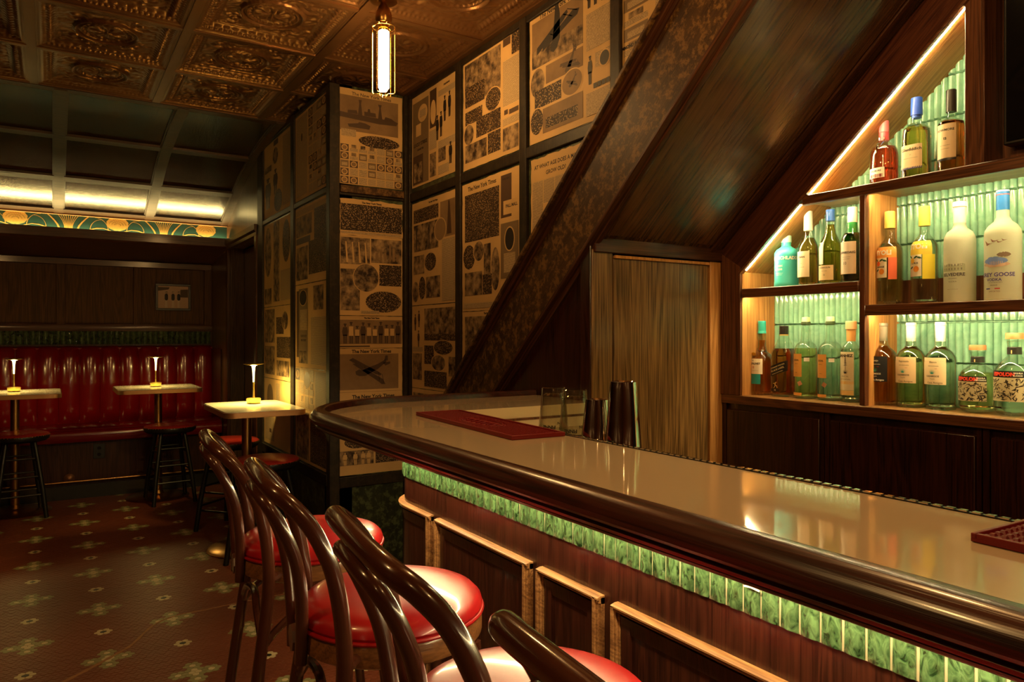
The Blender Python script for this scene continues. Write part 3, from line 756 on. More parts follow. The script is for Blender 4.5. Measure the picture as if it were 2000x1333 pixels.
# body
die = [(.17,0),(.17,1.0),(.05,1.0),(.05,0)]
bb_(rp([(.166,.0),(.166,.8775),(.16,.8775),(.16,1.0),(.05,1.0),(.05,.0)]), 'bar_front', M['wood_red'], fixn=True)
bb_(rp([(.15,.986),(.31,.986),(.31,.996),(.15,.996)]), 'rail_soffit', M['wood_rail'], fixn=True)
bb_(rp([(.1605,.878),(.1660,.878),(.1660,.985),(.1605,.985)]), 'tile_grout', M['grout_w'], fixn=True)
bb_(rp([(.236,.978),(.246,.978),(.246,.9855),(.236,.9855)]), 'light_strip', M['led_bar'], fixn=True)
bb_(MB().box(1.12, XS, 2.06, 2.235, 0, .99), 'bar_return', M['wood_red'])
# jade tiles, convex fronts
PT = .0346
q = [(-.0150,0),(-.0145,.0030),(-.010,.0055),(0,.0068),(.010,.0055),(.0145,.0030),(.0150,0)]
tms = []
for v in range(3):
    mb = MB(); rr = random.Random(v); rows = [.8785, .8805, .915, .95, .984]
    vs = []
    for i, z in enumerate(rows):
        for a, b_ in q: vs.append((-(b_*(.55 if i == 0 else 1)+(rr.uniform(-.0012, .0012) if b_ and i else 0)), a, z))
    m = len(q); fs = [(i*m+k, i*m+k+1, (i+1)*m+k+1, (i+1)*m+k) for i in range(len(rows)-1) for k in range(m-1)]
    mb.add(vs, fs); mb.add([(-b_*.55, a, .8785) for a, b_ in q], [tuple(range(m))])
    tms.append(mb.mesh('jade_tile', M['tile_bar'], 50))
s = -.3
r0 = .1665; L1 = BCY-.0; arc = r0*PI/2; k = 0
def die_at(s_):   # arc length along the front from y=0
    if s_ <= BCY: return (BCX-r0, s_), PI
    if s_ <= BCY+arc:
        a = PI-(s_-BCY)/r0; return (BCX+r0*math.cos(a), BCY+r0*math.sin(a)), a
    return (BCX+(s_-BCY-arc), BCY+r0), PI/2
s = 1.093-.0346*28+.5*PT
while s < BCY+arc+.30:
    (x, y), a = die_at(s)
    o = bpy.data.objects.new('jade_tile', tms[k % 3]); C.objects.link(o); o.parent = bar
    o.matrix_parent_inverse = Matrix.Translation((-(BCX-.17), -1.0, 0)); o.location = (x, y, 0); o.rotation_euler = (0, 0, a-PI)
    s += PT; k += 1
    if k == 20:
        pass
MB().tube([(BCX-r0-.0115, .742, .925), (BCX-r0-.0125, .757, .927), (BCX-r0-.0115, .771, .925)], .0016, 6).build('tile_vein', M['tile_crack'], bar).matrix_parent_inverse = Matrix.Translation((-(BCX-.17), -1.0, 0))
# moulded panel frames on the front
M['frame_wood'] = wood('lighter_frame_oak', (.13,.055,.020), (.36,.18,.070), 'y', .35, .2)
def sub_path(s0, s1, n):
    out = []
    for i in range(n+1):
        (x, y), a = die_at(s0+(s1-s0)*i/n); out.append(((x, y), (math.cos(a), math.sin(a))))
    return out
def panel(s0, s1, z0=.14, z1=.800):
    n = 2 if s1 < BCY else 14
    p = bb_(MB().sweep(sub_path(s0+.02, s1-.02, n), [(-.01,z0+.02),(.003,z0+.02),(.003,z1-.02),(-.01,z1-.02)]), 'front_panel', M['wood_red'], fixn=True)
    W = .0165
    prof = lambda a, b_: [(-.004,a),(.006,a),(.017,a+(b_-a)*.25),(.014,a+(b_-a)*.45),(.019,a+(b_-a)*.6),(.019,a+(b_-a)*.8),(.008,b_),(-.004,b_)]
    fr = MB().sweep(sub_path(s0, s1, n), prof(z1-W, z1)); fr.sweep(sub_path(s0, s1, n), prof(z0, z0+W))
    for a, b_ in ((s0, s0+W), (s1-W, s1)):
        for u0, u1, o_ in ((0, .3, .009), (.3, .55, .015), (.55, 1, .019)):
            fr.sweep(sub_path(a+(b_-a)*u0, a+(b_-a)*u1, 1), [(-.004,z0+.004),(o_,z0+.004),(o_,z1-.004),(-.004,z1-.004)])
    f_ = bb_(fr, 'frame_moulding', M['frame_wood'], fixn=True)
    inn = MB().sweep(sub_path(s0+.02, s1-.02, n), [(-.004,z1-.055),(.006,z1-.050),(.010,z1-.02),(-.004,z1-.02)])
    for a, b_ in ((s0+.02, s0+.045), (s1-.045, s1-.02)): inn.sweep(sub_path(a, b_, 1), [(-.004,z0+.02),(.008,z0+.02),(.008,z1-.02),(-.004,z1-.02)])
    bb_(inn, 'inner_moulding', M['wood_red'], fixn=True)
for a, b_ in ((.572-.476-.04, .572-.04-.0), (.572-.0, .572-.0)): pass
for a, b_ in ((-.42, .055), (.095, .315), (.352, .572), (.612, 1.088), (1.128, 1.346), (1.384, 1.860), (1.897, BCY+arc-.005)): panel(a, b_)
# service ledge behind the stone, at the bartender's side
lgm = MB().prism([(1.08,-.7),(1.262,-.7),(1.262,1.86),(XS-.002,1.86),(XS-.002,2.088),(1.08,2.088)], 'z', 1.000, 1.030)
bb_(lgm, 'service_ledge', principled('pale_ledge', (.60,.52,.34), .3), fixn=True)
bb_(MB().box(1.10, XS-.002, 2.078, 2.086, 1.030, 1.038), 'ledge_backboard', M['wood_edge'])
bb_(MB().box(1.10, XS-.002, 2.0865, 2.0895, 1.036, 1.0745), 'lit_stone_edge', principled('stone_edge_lit_tone', (.66,.58,.38), .35))  # aisle edge of the stone, back bar light put into its paler colour
bb_(MB().box(1.09, 1.25, -.7, 1.98, 0, 1.0), 'bar_back', M['black'])
# ================================================================ BAR CHAIRS
def make_chair():
    t = empty('bar_chair', (0,0,0))
    sc_ = MB().lathe([(.02,0.7590),(.170,0.7590),(.182,0.7650),(.186,0.7740),(.183,0.7850),(.172,0.7960),(.148,0.8040),(.11,0.8090),(.06,0.8110),(.01,0.8115)], 56, c=(-.012,0,0))
    sc_.build('seat_cushion', M['leather'], t)
    MB().tube([(-.012+.1855*math.cos(a), .1855*math.sin(a), 0.7650) for a in [2*PI*k/56 for k in range(56)]], .0042, 8, True).build('piping', M['leather'], t)
    MB().lathe([(.13,.718),(.180,.718),(.185,0.7220),(.185,0.7550),(.182,0.7600),(.13,0.7600)], 56, c=(-.012,0,0), cap=False).build('seat_ring', M['wood_ring'], t)
    for s in (-1, 1): MB().tube([(-.115,s*.140,.738),(-.150,s*.178,.738)], .011, 8).build('seat_joint', M['wood_chair'], t)
    MB().tube([(-.190,.0,.738),(-.212,.0,.738)], [.030,.026], 8).build('seat_joint', M['wood_chair'], t)
    half = [(-.240,.212,0),(-.212,.202,.25),(-.176,.192,.52),(-.152,.182,.70),(-.152,.182,.80),(-.168,.186,.90),(-.188,.187,.955),(-.212,.183,1.0),(-.242,.171,1.035),(-.264,.146,1.053),(-.273,.09,1.060)]
    pts = half+[(-.276,0,1.063)]+[(x, -y, z) for x, y, z in half[::-1]]
    MB().tube(catmull(pts, 6), .0146, 14).build('back_hoop', M['wood_chair'], t)
    ih = [(-.200,.045,.705),(-.200,.053,.76),(-.204,.070,.84),(-.216,.080,.91),(-.242,.088,.975),(-.264,.083,1.013),(-.276,.055,1.029)]
    pts = ih+[(-.279,0,1.034)]+[(x, -y, z) for x, y, z in ih[::-1]]
    MB().tube(catmull(pts, 6), .0120, 12).build('inner_hoop', M['wood_chair'], t)
    for s in (-1, 1):
        MB().tube(catmull([(.195,s*.195,0),(.165,s*.165,.25),(.138,s*.138,.5),(.120,s*.120,.715)], 5), [.0135+.0000*k for k in range(16)], 12).build('leg', M['wood_chair'], t)
    # bent braces under the seat, between neighbouring legs
    L_ = [(.138,.138),(.138,-.138),(-.172,-.192),(-.172,.192)]
    for k in range(4):
        a, b = Vector((*L_[k], 0)), Vector((*L_[(k+1) % 4], 0)); mid = (a+b)/2*.93
        MB().tube(catmull([(a.x,a.y,.50),(a.x*.96,a.y*.96,.58),((a.x+mid.x)/2,(a.y+mid.y)/2,.645),(mid.x,mid.y,.664),((b.x+mid.x)/2,(b.y+mid.y)/2,.645),(b.x*.96,b.y*.96,.58),(b.x,b.y,.50)], 4), .0095, 10).build('brace', M['wood_chair'], t)
    MB().tube([(-.01+.205*math.cos(a), .205*math.sin(a), .265) for a in [2*PI*k/40 for k in range(40)]], .0095, 10, True).build('foot_ring', M['brass'], t)
    return t
ch0 = make_chair()
CL = ['bentwood bar chair farthest along the bar, by the newspaper corner, red round seat', 'second bentwood bar chair from the newspaper corner, its red seat half hidden behind two hoops',
      'bentwood bar chair in the middle foreground with white glare on its red seat', 'nearest bentwood bar chair, only its dark hoop and seat edge at the bottom frame']
for i, (x, y, a) in enumerate([(.600,1.925,-.10), (.598,1.385,-.11), (.602,.878,-.11), (.600,.398,-.09)]):
    o = ch0 if i == 0 else copy_tree(ch0)
    o.location = (x, y, 0); o.rotation_euler = (0, 0, a); tag(o, CL[i], 'bar chair', 'bentwood chairs along the bar')

# ================================================================ TABLES, LAMPS, STOOLS, BANQUETTE
def rrect(w, d, r, n=6):
    out = []
    for cx, cy, a0 in ((w/2-r, d/2-r, 0), (-w/2+r, d/2-r, PI/2), (-w/2+r, -d/2+r, PI), (w/2-r, -d/2+r, 1.5*PI)):
        for k in range(n+1):
            a = a0+PI/2*k/n; out.append((cx+r*math.cos(a), cy+r*math.sin(a)))
    return out
M['marble'] = principled('speckled_white_marble', (.62,.58,.46), .16, 0, .2, noise=(70, .35))
def make_table(w, d):
    t = empty('pub_table')
    MB().prism(rrect(w, d, .05), 'z', .872, .900).build('table_top', M['marble'], t, bevel=.002)
    MB().prism(rrect(w+.008, d+.008, .053), 'z', .866, .896).build('edge_band', M['bronze_edge'], t, bevel=.001)
    MB().lathe([(.030,.02),(.030,.86)], 24).build('column', M['brass_dark'], t)
    MB().lathe([(.02,.850),(.10,.850),(.10,.866),(.02,.866)], 24).build('top_plate', M['black'], t)
    MB().lathe([(.232,0),(.235,.006),(.22,.016),(.12,.026),(.045,.034),(.032,.06)], 40).build('base', M['brass_dark'], t)
    return t
def make_lamp():
    t = empty('table_lamp')
    MB().lathe([(.030,0),(.037,.002),(.041,.010),(.0425,.024),(.0435,.030),(.041,.0335),(.008,.035)], 40).build('base', M['gold'], t)
    MB().lathe([(.010,.034),(.0062,.045),(.0048,.09),(.0048,.133)], 16).build('stem', M['gold'], t)
    MB().lathe([(.0046,.133),(.0052,.16),(.0068,.195),(.0095,.222),(.0135,.236)], 16).build('light_stem', M['lamp_glow'], t)
    MB().lathe([(.010,.236),(.030,.238),(.0595,.2435),(.0600,.2460),(.050,.2475),(.004,.2495)], 40).build('shade_disc', M['gold'], t)
    MB().lathe([(.0145,.2355),(.020,.2362)], 24).build('led_ring', emis('lamp_led_ring', (1.0,.80,.32), 60), t)
    return t
def make_stool():
    t = empty('bar_stool')
    MB().lathe([(.02,.588),(.150,.588),(.186,.592),(.190,.598),(.180,.607),(.15,.614),(.08,.619),(.01,.620)], 40).build('seat_cushion', M['leather_s'], t)
    MB().lathe([(.12,.548),(.168,.552),(.188,.568),(.192,.585),(.190,.596),(.12,.594)], 40, cap=False).build('seat_ring', M['black'], t)
    mb = MB()
    for k in range(56):
        a = 2*PI*k/56; mb.sphere((.191*math.cos(a), .191*math.sin(a), .594), .0034, 6, 3)
    o = mb.build('nail_trim', M['brass_dark'], t); o['kind'] = 'stuff'
    for k in range(4):
        a = PI/4+PI/2*k; c, s = math.cos(a), math.sin(a)
        MB().tube([(.215*c,.215*s,0),(.187*c,.187*s,.20),(.150*c,.150*s,.40),(.118*c,.118*s,.565)], [.0155,.0165,.0155,.014], 12).build('leg', M['black'], t)
    for z, zz in ((.14, .17), (.26, .30), (.40, .43)):
        for k in range(4):
            a, b = PI/4+PI/2*k, PI/4+PI/2*(k+1); h = z if k % 2 else zz; r_ = .215-.17*h
            MB().tube([(r_*math.cos(a), r_*math.sin(a), h), (r_*math.cos(b), r_*math.sin(b), h)], .0072, 8).build('rung', M['black'], t)
    return t
tabs = [(1.015, 4.50, .44, .70, 'marble topped table standing against the newspaper wall'), (.725, 6.58, .60, .60, 'middle marble topped table in front of the red banquette'), (-.245, 6.52, .60, .60, 'leftmost marble topped table cut by the left edge of the photo')]
poles = [(1.022, 4.70), (.732, 6.57), (-.235, 6.55)]
lm = make_lamp()
LL = ['gold table lamp on the near table by the newspaper wall', 'gold table lamp on the middle table in front of the banquette', 'gold table lamp on the leftmost table']
for i, (x, y, w, d, lab) in enumerate(tabs):
    t = make_table(w, d); px_, py_ = poles[i]
    t.location = (x, y, 0); tag(t, lab, 'table', 'marble topped pub tables')
    for ch in t.children:
        if ch.name.split('.')[0] in ('column', 'base', 'top_plate'): ch.location = (px_-x, py_-y, 0)
    o = lm if i == 0 else copy_tree(lm)
    lx, ly = [(1.050, 4.64), (.720, 6.62), (-.243, 6.585)][i]
    o.location = (lx, ly, .9002); tag(o, LL[i], 'lamp', 'slim gold table lamps')
    a_ = area('table_lamp_light', (lx, ly, .9+.2325), (0, 0, 0), .085, .085, (12, 3.5, 3.5)[i], (1.0,.70,.20)); a_.data.shape = 'DISK'
st0 = make_stool()
for i, (x, y, a, lab) in enumerate([(1.045, 4.33, .45, 'round red stool nearest the bar chairs, beside the newspaper wall'), (.795, 6.36, .1, 'round stool in front of the middle table, brown glow on its seat'),
                    (-.205, 6.38, .12, 'round stool at the leftmost table, cut by the left edge'), (1.03, 5.25, .7, 'round red stool behind the near table, half hidden by its column')]):
    o = st0 if i == 0 else copy_tree(st0)
    o.location = (x, y, 0); o.rotation_euler = (0, 0, a); tag(o, lab, 'stool', 'round red stools with black legs')

# banquette
bq = empty('banquette', (.0, 7.0, 0), 0, 'long red leather banquette with channelled back along the dark wall', 'banquette')
inv = Matrix.Translation((0, -7.0, 0))
def bqb(mb, name, mat, **k):
    o = mb.build(name, mat, bq, **k); o.matrix_parent_inverse = inv; return o
cw = .1517
def channel_mesh():
    mb = MB(); prof = [(-cw/2+.0010, 0)]+[(-cw/2+.001+(cw-.002)*k/8, -.028*math.sin(PI*k/8)**.6) for k in range(1, 8)]+[(cw/2-.001, 0)]
    rows = [(7.235,.56),(7.215,.62),(7.205,.75),(7.200,.95),(7.212,1.12),(7.228,1.20),(7.25,1.228),(7.27,1.228)]
    vs = []
    for i, (y, z) in enumerate(rows):
        k_ = [.6,1,1,1,1,.95,.5,.2][i]
        for a, b_ in prof: vs.append((a, y+b_*k_, z+(.004*math.sin(PI*(a+cw/2)/cw) if i in (6, 7) else 0)))
    m = len(prof); fs = [(i*m+k, i*m+k+1, (i+1)*m+k+1, (i+1)*m+k) for i in range(len(rows)-1) for k in range(m-1)]
    mb.add(vs, fs); return mb.mesh('back_channel', M['leather_b'], 60)
cm = channel_mesh()
for k in range(16):
    o = bpy.data.objects.new('back_channel', cm); C.objects.link(o); o.parent = bq; o.matrix_parent_inverse = inv; o.location = (XL-.01-cw/2-k*cw, 0, 0)
bqb(MB().box(-2.2, XL-.004, 7.228, 7.275, .55, 1.215), 'back_board', M['leather_b'])
prof = [(6.86,.455),(6.775,.465),(6.760,.49),(6.758,.53),(6.772,.562),(6.81,.580),(6.90,.588),(7.10,.585),(7.235,.565),(7.235,.455)]
bqb(MB().prism(prof, 'x', -2.2, XL-.006), 'seat_cushion', M['leather_b'], smooth=50)
bqb(MB().tube([(-2.2,6.772,.565),(XL-.006,6.772,.565)], .006, 8), 'piping', M['leather_b'])
bqb(MB().box(-2.2, XL-.004, 6.86, 7.23, .0, .46), 'base', wood('banquette_base_oak', (.020,.006,.004), (.060,.020,.010), 'z', .4), bevel=.002)
bqb(MB().box(-2.2, XL-.004, 6.84, 6.87, .0, .11), 'plinth', M['black'])
bqb(MB().box(XL-.014, XL-.001, 6.79, 7.24, .46, 1.20), 'end_board', M['wood_dark'])
ou = empty('socket', (.325, 6.860, .37), 0, 'black socket plate on the base of the banquette', 'socket')
MB().box(-.042, .042, -.006, 0, -.06, .06).build('plate', M['black'], ou, bevel=.002)
for z in (-.026, .026): MB().lathe([(.014,0),(.014,.003)], 12).build('outlet_face', M['black_gloss'], ou).matrix_basis = Matrix.Translation((0, -.006, z)) @ Matrix.Rotation(PI/2, 4, 'X')
fr = empty('foot_rail', (.1, 6.80, 0), 0, 'thin brass foot rail running along the bottom of the banquette', 'foot rail')
MB().tube([(-2.2,0,.148),(XL-.13,0,.148)], .009, 10).build('rail', M['brass_dark'], fr)
M['medal'] = principled('dull_copper_rosette', (.20,.085,.045), .4, .6)
for x in (-.66, .115, .985):
    o = MB().lathe([(.040,0),(.041,.006),(.030,.014),(.012,.022),(.002,.024)], 20).build('bracket', M['medal'], fr)
    o.matrix_basis = Matrix.Translation((x-.1, .058, .165)) @ Matrix.Rotation(PI/2, 4, 'X')
    MB().tube([(x-.1,.055,.16),(x-.1,0,.15)], .008, 8).build('arm', M['medal'], o).matrix_parent_inverse = (Matrix.Translation((x-.1, .058, .165)) @ Matrix.Rotation(PI/2, 4, 'X')).inverted()
# framed photograph
pf = empty('framed_photo', (.937, YB-.006, 1.672), 0, 'small black framed photograph of three standing women on the back wall', 'picture')
mb = MB()
for a, b_, c, d_ in ((-.148,.148,.102,.122), (-.148,.148,-.122,-.102), (-.148,-.128,-.102,.102), (.128,.148,-.102,.102)): mb.box(a, b_, -.018, 0, c, d_)
mb.build('frame', M['black'], pf, bevel=.003)
MB().box(-.130, .130, -.008, -.004, -.104, .104).build('print', M['picture_paper'], pf)
mb = MB()
mb.add([(-.13,-.0088,.055),(-.04,-.0088,.07),(-.03,-.0088,.09),(-.13,-.0088,.09)], [(0,1,2,3)])
mb.add([(.06,-.0088,0),(.125,-.0088,0),(.125,-.0088,.075),(.06,-.0088,.07)], [(0,1,2,3)])
tag(mb.build('printed_background', M['ink_brown'], pf, smooth=0), kind='stuff')
mb = MB(); mb2 = MB()
for x in (-.058, -.002, .046):
    mb.lathe([(.004,0),(.014,.01),(.0135,.05),(.006,.062)], 12, sy=.1, c=(x,-.009,-.03))
    mb2.lathe([(.011,0),(.009,.065)], 10, sy=.08, c=(x,-.0088,-.096)); mb2.sphere((x,-.009,.046), .009, 10, 6)
mb.build('printed_figures', M['ink'], pf); mb2.build('printed_figures', principled('pale_print', (.36,.25,.18), .5), pf)

# ================================================================ PENDANT
pd = empty('pendant_lamp', (1.138, 2.771, ZC), 0, 'caged tube pendant glowing white below the tin ceiling', 'lamp')
MB().lathe([(.055,0),(.055,-.006),(.030,-.012),(.012,-.014)][::-1], 24).build('ceiling_rose', M['brass_dark'], pd)
MB().lathe([(.020,-.098),(.028,-.094),(.034,-.080),(.033,-.060),(.024,-.035),(.010,-.012)], 24).build('socket_cap', M['brass_dark'], pd)
MB().lathe([(.021,-.128),(.023,-.122),(.023,-.108),(.020,-.098)], 24).build('collar', M['brass'], pd)
MB().lathe([(.006,-.374),(.016,-.368),(.022,-.355),(.0225,-.30),(.0215,-.20),(.021,-.128)], 24).build('tube_bulb', M['bulb'], pd)
cage = MB()
for k in range(6):
    a = PI/6+PI/3*k; c, s = math.cos(a), math.sin(a)
    cage.tube([(.020*c,.020*s,-.104),(.032*c,.032*s,-.100),(.044*c,.044*s,-.108),(.046*c,.046*s,-.120),(.046*c,.046*s,-.376),(.041*c,.041*s,-.382),(.016*c,.016*s,-.382),(.014*c,.014*s,-.392)], .0017, 6)
cage.tube([(.0455*math.cos(a), .0455*math.sin(a), -.112) for a in [2*PI*k/24 for k in range(24)]], .0018, 6, True)
cage.tube([(.018*math.cos(a), .018*math.sin(a), -.382) for a in [2*PI*k/24 for k in range(24)]], .0018, 6, True)
cage.build('cage', M['brass'], pd)

# ================================================================ MATS, GLASSES, TINS
def make_mat(w, l, label, loc, rz, pitch, stud):
    t = empty('bar_mat', loc, rz, label, 'bar mat', 'dark red rubber bar mats')
    MB().box(-w/2, w/2, -l/2, l/2, 0, .005).build('base', M['rubber'], t, bevel=.001)
    mb = MB()
    for a, b_, c, d_ in ((-w/2,w/2,-l/2,-l/2+.006), (-w/2,w/2,l/2-.006,l/2), (-w/2,-w/2+.006,-l/2+.006,l/2-.006), (w/2-.006,w/2,-l/2+.006,l/2-.006)): mb.box(a, b_, c, d_, .004, .0105)
    mb.build('rim', M['rubber'], t, bevel=.001)
    mb = MB(); y = -l/2+.012
    while y < l/2-.010:
        x = -w/2+.012
        while x < w/2-.010:
            if not (stud and (x/(.30*w))**2+(y/(.19*l))**2 < 1):
                q = pitch*.33; mb.add([(x-q,y-q,.005),(x+q,y-q,.005),(x+q,y+q,.005),(x-q,y+q,.005),(x-q*.6,y-q*.6,.0092),(x+q*.6,y-q*.6,.0092),(x+q*.6,y+q*.6,.0092),(x-q*.6,y+q*.6,.0092)], [(4,5,6,7),(0,1,5,4),(1,2,6,5),(2,3,7,6),(3,0,4,7)])
            x += pitch
        y += pitch
    o = mb.build('studs', M['rubber'], t, smooth=0); o['kind'] = 'stuff'
    if stud:
        mb = MB(); mb.tube([(.26*w*math.cos(a), .165*l*math.sin(a), .006) for a in [2*PI*k/32 for k in range(32)]], .0022, 6, True)
        for k in range(-3, 4): mb.tube([(-.12*w, k*.03, .006), (.02*w, k*.03+.012, .0075), (.13*w, k*.03-.004, .006)], .003, 6)
        mb.build('embossed_badge', M['rubber'], t)
    return t
make_mat(.148, .610, 'long dark red rubber mat with embossed badge at the far end of the bar', (.998, 1.730, 1.0755), -.060, .0085, True)
make_mat(.135, .60, 'dark red studded rubber mat cut by the right edge of the photo', (.980, .135, 1.0755), -.03, .0125, False)

def thin_glass(name, tint, ior=1.45, rough=.01, frost=0):
    m, nt, N, L, b = new_mat(name)
    tr = N.new('ShaderNodeBsdfTransparent'); tr.inputs[0].default_value = (*tint, 1)
    gl = N.new('ShaderNodeBsdfGlossy'); gl.inputs['Roughness'].default_value = rough
    lw = N.new('ShaderNodeLayerWeight'); lw.inputs[0].default_value = .5
    pw = N.new('ShaderNodeMath'); pw.operation = 'POWER'; pw.inputs[1].default_value = 2.6; L.new(lw.outputs['Facing'], pw.inputs[0])
    fr_ = N.new('ShaderNodeMath'); fr_.operation = 'MULTIPLY_ADD'; fr_.inputs[1].default_value = .85; fr_.inputs[2].default_value = .035*(ior-1)/.5; L.new(pw.outputs[0], fr_.inputs[0])
    mx = N.new('ShaderNodeMixShader'); L.new(fr_.outputs[0], mx.inputs[0]); L.new(tr.outputs[0], mx.inputs[1]); L.new(gl.outputs[0], mx.inputs[2])
    L.new(mx.outputs[0], N['Material Output'].inputs[0]); return m
M['glass'] = principled('clear_glass', (.97,.97,.93), .0, 0, 0, trans=1, ior=1.48)
M['thin'] = thin_glass('thin_clear_glass', (.94,.97,.93), 1.6)
M['tumbler'] = thin_glass('tumbler_glass', (.93,.92,.86), 2.6)
def bent_text(body, size, color, R_, z, dx=0, bold=0, ex=2.0, flip=False, sx=1.0, rfun=None, slope=0):
    """lettering wrapped round a cylinder about the local z axis, front at -Y"""
    v, f = text_mb(body, size, bold); out = []
    for x, y, _ in v:
        x *= sx
        if flip: x, y = -x, -y
        x += dx; a = x/R_; ang = -PI/2+a; zz = z+y+slope*x; rr = (rfun(zz) if rfun else R_)*sup(ang, ex)+.0011
        out.append((rr*math.cos(ang), rr*math.sin(ang), zz))
    return MB().add(out, f)
def pint(loc, lab):
    t = empty('pint_glass', loc, -.72, lab, 'glass', 'upturned pint glasses and shaker tins behind the bar')
    MB().lathe([(.0435,0),(.0445,.002),(.0440,.010),(.036,.095),(.0330,.140),(.0325,.146),(.030,.148),(.001,.148)], 40, cap=False).lathe([(.0405,.0),(.0405,.010),(.0335,.095),(.0295,.126),(.022,.132),(.001,.133)], 40, cap=False).build('bowl', M['tumbler'], t)
    rf = lambda z: .0440-(z-.01)*.0942+.0002
    MB().add([], [])
    a = bent_text('FINNE', .0125, M['ink'], .041, .046, -.008, .0005, flip=True, rfun=rf); a.build('lettering', M['ink'], t, smooth=0)
    a = bent_text('FIN', .0095, M['ink'], .041, .056, .022, .0003, flip=True, rfun=rf); a.build('lettering', M['ink'], t, smooth=0)
    return t
def tin(loc, h, r0, r1, lab):
    t = empty('shaker_tin', loc, 0, lab, 'shaker', 'upturned pint glasses and shaker tins behind the bar')
    MB().lathe([(r0,0),(r0+.0015,.0015),(r0-.0008,.006),(r0-(r0-r1)*.5,h*.5),(r1+.001,h-.016),(r1,h-.008),(r1-.001,h-.001),(r1-.004,h),(r1-.008,h-.004),(.001,h-.005)], 48, cap=False).build('body', M['steel'], t)
    return t
pint((1.168,1.630,1.0302), 'upturned pint glass farthest left of the glasses behind the bar'); pint((1.166,1.532,1.0302), 'upturned pint glass touching the shorter shaker tin')
tin((1.168,1.440,1.0302), .129, .0440, .0300, 'shorter upturned steel shaker tin next to the pint glass')
tin((1.172,1.345,1.0302), .179, .0455, .0330, 'taller upturned steel shaker tin, rightmost behind the bar')

# ================================================================ BOTTLES
def liquid(name, col, ior=1.34):
    return principled(name, col, .0, 0, 0, trans=1, ior=ior)
def tintliq(name, col): return thin_glass(name, col, 1.3, .02)
LQ = {'amber': liquid('amber_spirit', (.95,.42,.08)), 'deep': liquid('deep_amber_spirit', (.75,.17,.03)), 'ruby': liquid('ruby_spirit', (.80,.07,.03)),
      'gold': liquid('golden_spirit', (.98,.62,.12)), 'olive': liquid('olive_gold_spirit', (.80,.50,.06)), 'clear': liquid('clear_spirit', (.90,.97,.86)), 'pale': liquid('pale_gold_spirit', (.92,.84,.36)), 'green': tintliq('dark_green_bottle', (.10,.22,.06)), 'orange': tintliq('orange_spirit', (.98,.62,.35)), 'lemon': tintliq('lemon_spirit', (.97,.88,.35))}
CM = {}
def pc(col, rough=.4, metal=0):
    k = (col, rough, metal)
    if k not in CM: CM[k] = principled('printed_colour', col, rough, metal)
    return CM[k]
BR = PI/2
def bottle(name, label, x, y, z, h, prof, liq, level, cap, labels=(), texts=(), glass=None, ex=2.0, group='bottles on the lit back bar shelves', turn=0, extra=None):
    """prof: (radius, height fraction); cap: list of (z0,z1,r0,r1,colour)"""
    t = empty('bottle', (x, y, z+.0005), -PI/2+turn, label, 'bottle', group); t.name = name
    P = [(r, q*h) for r, q in prof]
    def rad(zz):
        for i in range(len(P)-1):
            if P[i][1] <= zz <= P[i+1][1]:
                return P[i][0]+(P[i+1][0]-P[i][0])*(zz-P[i][1])/max(1e-6, P[i+1][1]-P[i][1])
        return P[-1][0] if zz > P[-1][1] else P[0][0]
    g = MB().lathe([(P[0][0]*.8, 0)]+[(r, max(zz, .002)) for r, zz in P], 40, ex=ex)
    g.build('glass_body', glass or M['thin'], t)
    if liq:
        lp = [(P[0][0]*.75, .010)]+[(r-.0028, max(.014, zz)) for r, zz in P if zz < level*h]+[(rad(level*h)-.0028, level*h)]
        MB().lathe(lp, 40, ex=ex).build('liquid', liq, t)
    for z0, z1, r0, r1, col in cap:
        MB().lathe([(r0,z0*h),(r0,z0*h+.0005),(r1,z1*h-.002),(r1-.0015,z1*h)], 28).build('cap' if z1 > .97 else 'neck_wrap', pc(col) if isinstance(col, tuple) else col, t)
    body = lambda zz: rad(zz)
    made = []
    for (z0, z1, hw, dx, col) in labels:     # half width in metres along the curve
        mb = MB(); vs = []; n_ = 14; rws = 4
        for i in range(rws+1):
            zz = (z0+(z1-z0)*i/rws)*h
            for k in range(n_+1):
                s_ = dx-hw+2*hw*k/n_; R_ = rad((z0+z1)/2*h); a = -PI/2+s_/R_; rr = rad(zz)*sup(a, ex)+.0006
                vs.append((rr*math.cos(a), rr*math.sin(a), zz))
        fs = [(i*(n_+1)+k, i*(n_+1)+k+1, (i+1)*(n_+1)+k+1, (i+1)*(n_+1)+k) for i in range(rws) for k in range(n_)]
        mb.add(vs, fs); lb = mb.build('label', pc(col) if isinstance(col, tuple) else col, t); made.append((z0, z1, lb))
    for (body_, size, zf, dx, col, *rest) in texts:
        bold = rest[0] if rest else 0; slope = rest[1] if len(rest) > 1 else 0
        mb = bent_text(body_, size, None, rad(zf*h), zf*h-size*.35, dx, bold, ex, rfun=rad, slope=slope)
        par = next((l for a, b_, l in made if a-.02 <= zf <= b_+.02), t)
        mb.build('lettering', pc(col), par, smooth=0)
    if extra: extra(t, rad, h)
    return t
K = (.012,.008,.006); W = (.80,.76,.62); CRM = (.72,.55,.33)
def std(r, sh=.62, nr=.0145, nk=.74): return [(r*.94,0),(r,.025),(r,sh-.06),(r*.97,sh-.01),(r*.80,sh+.05),(r*.52,nk-.03),(nr+.003,nk),(nr,nk+.05),(nr,.97)]
BX = 2.475
BT = 'spirit bottle'
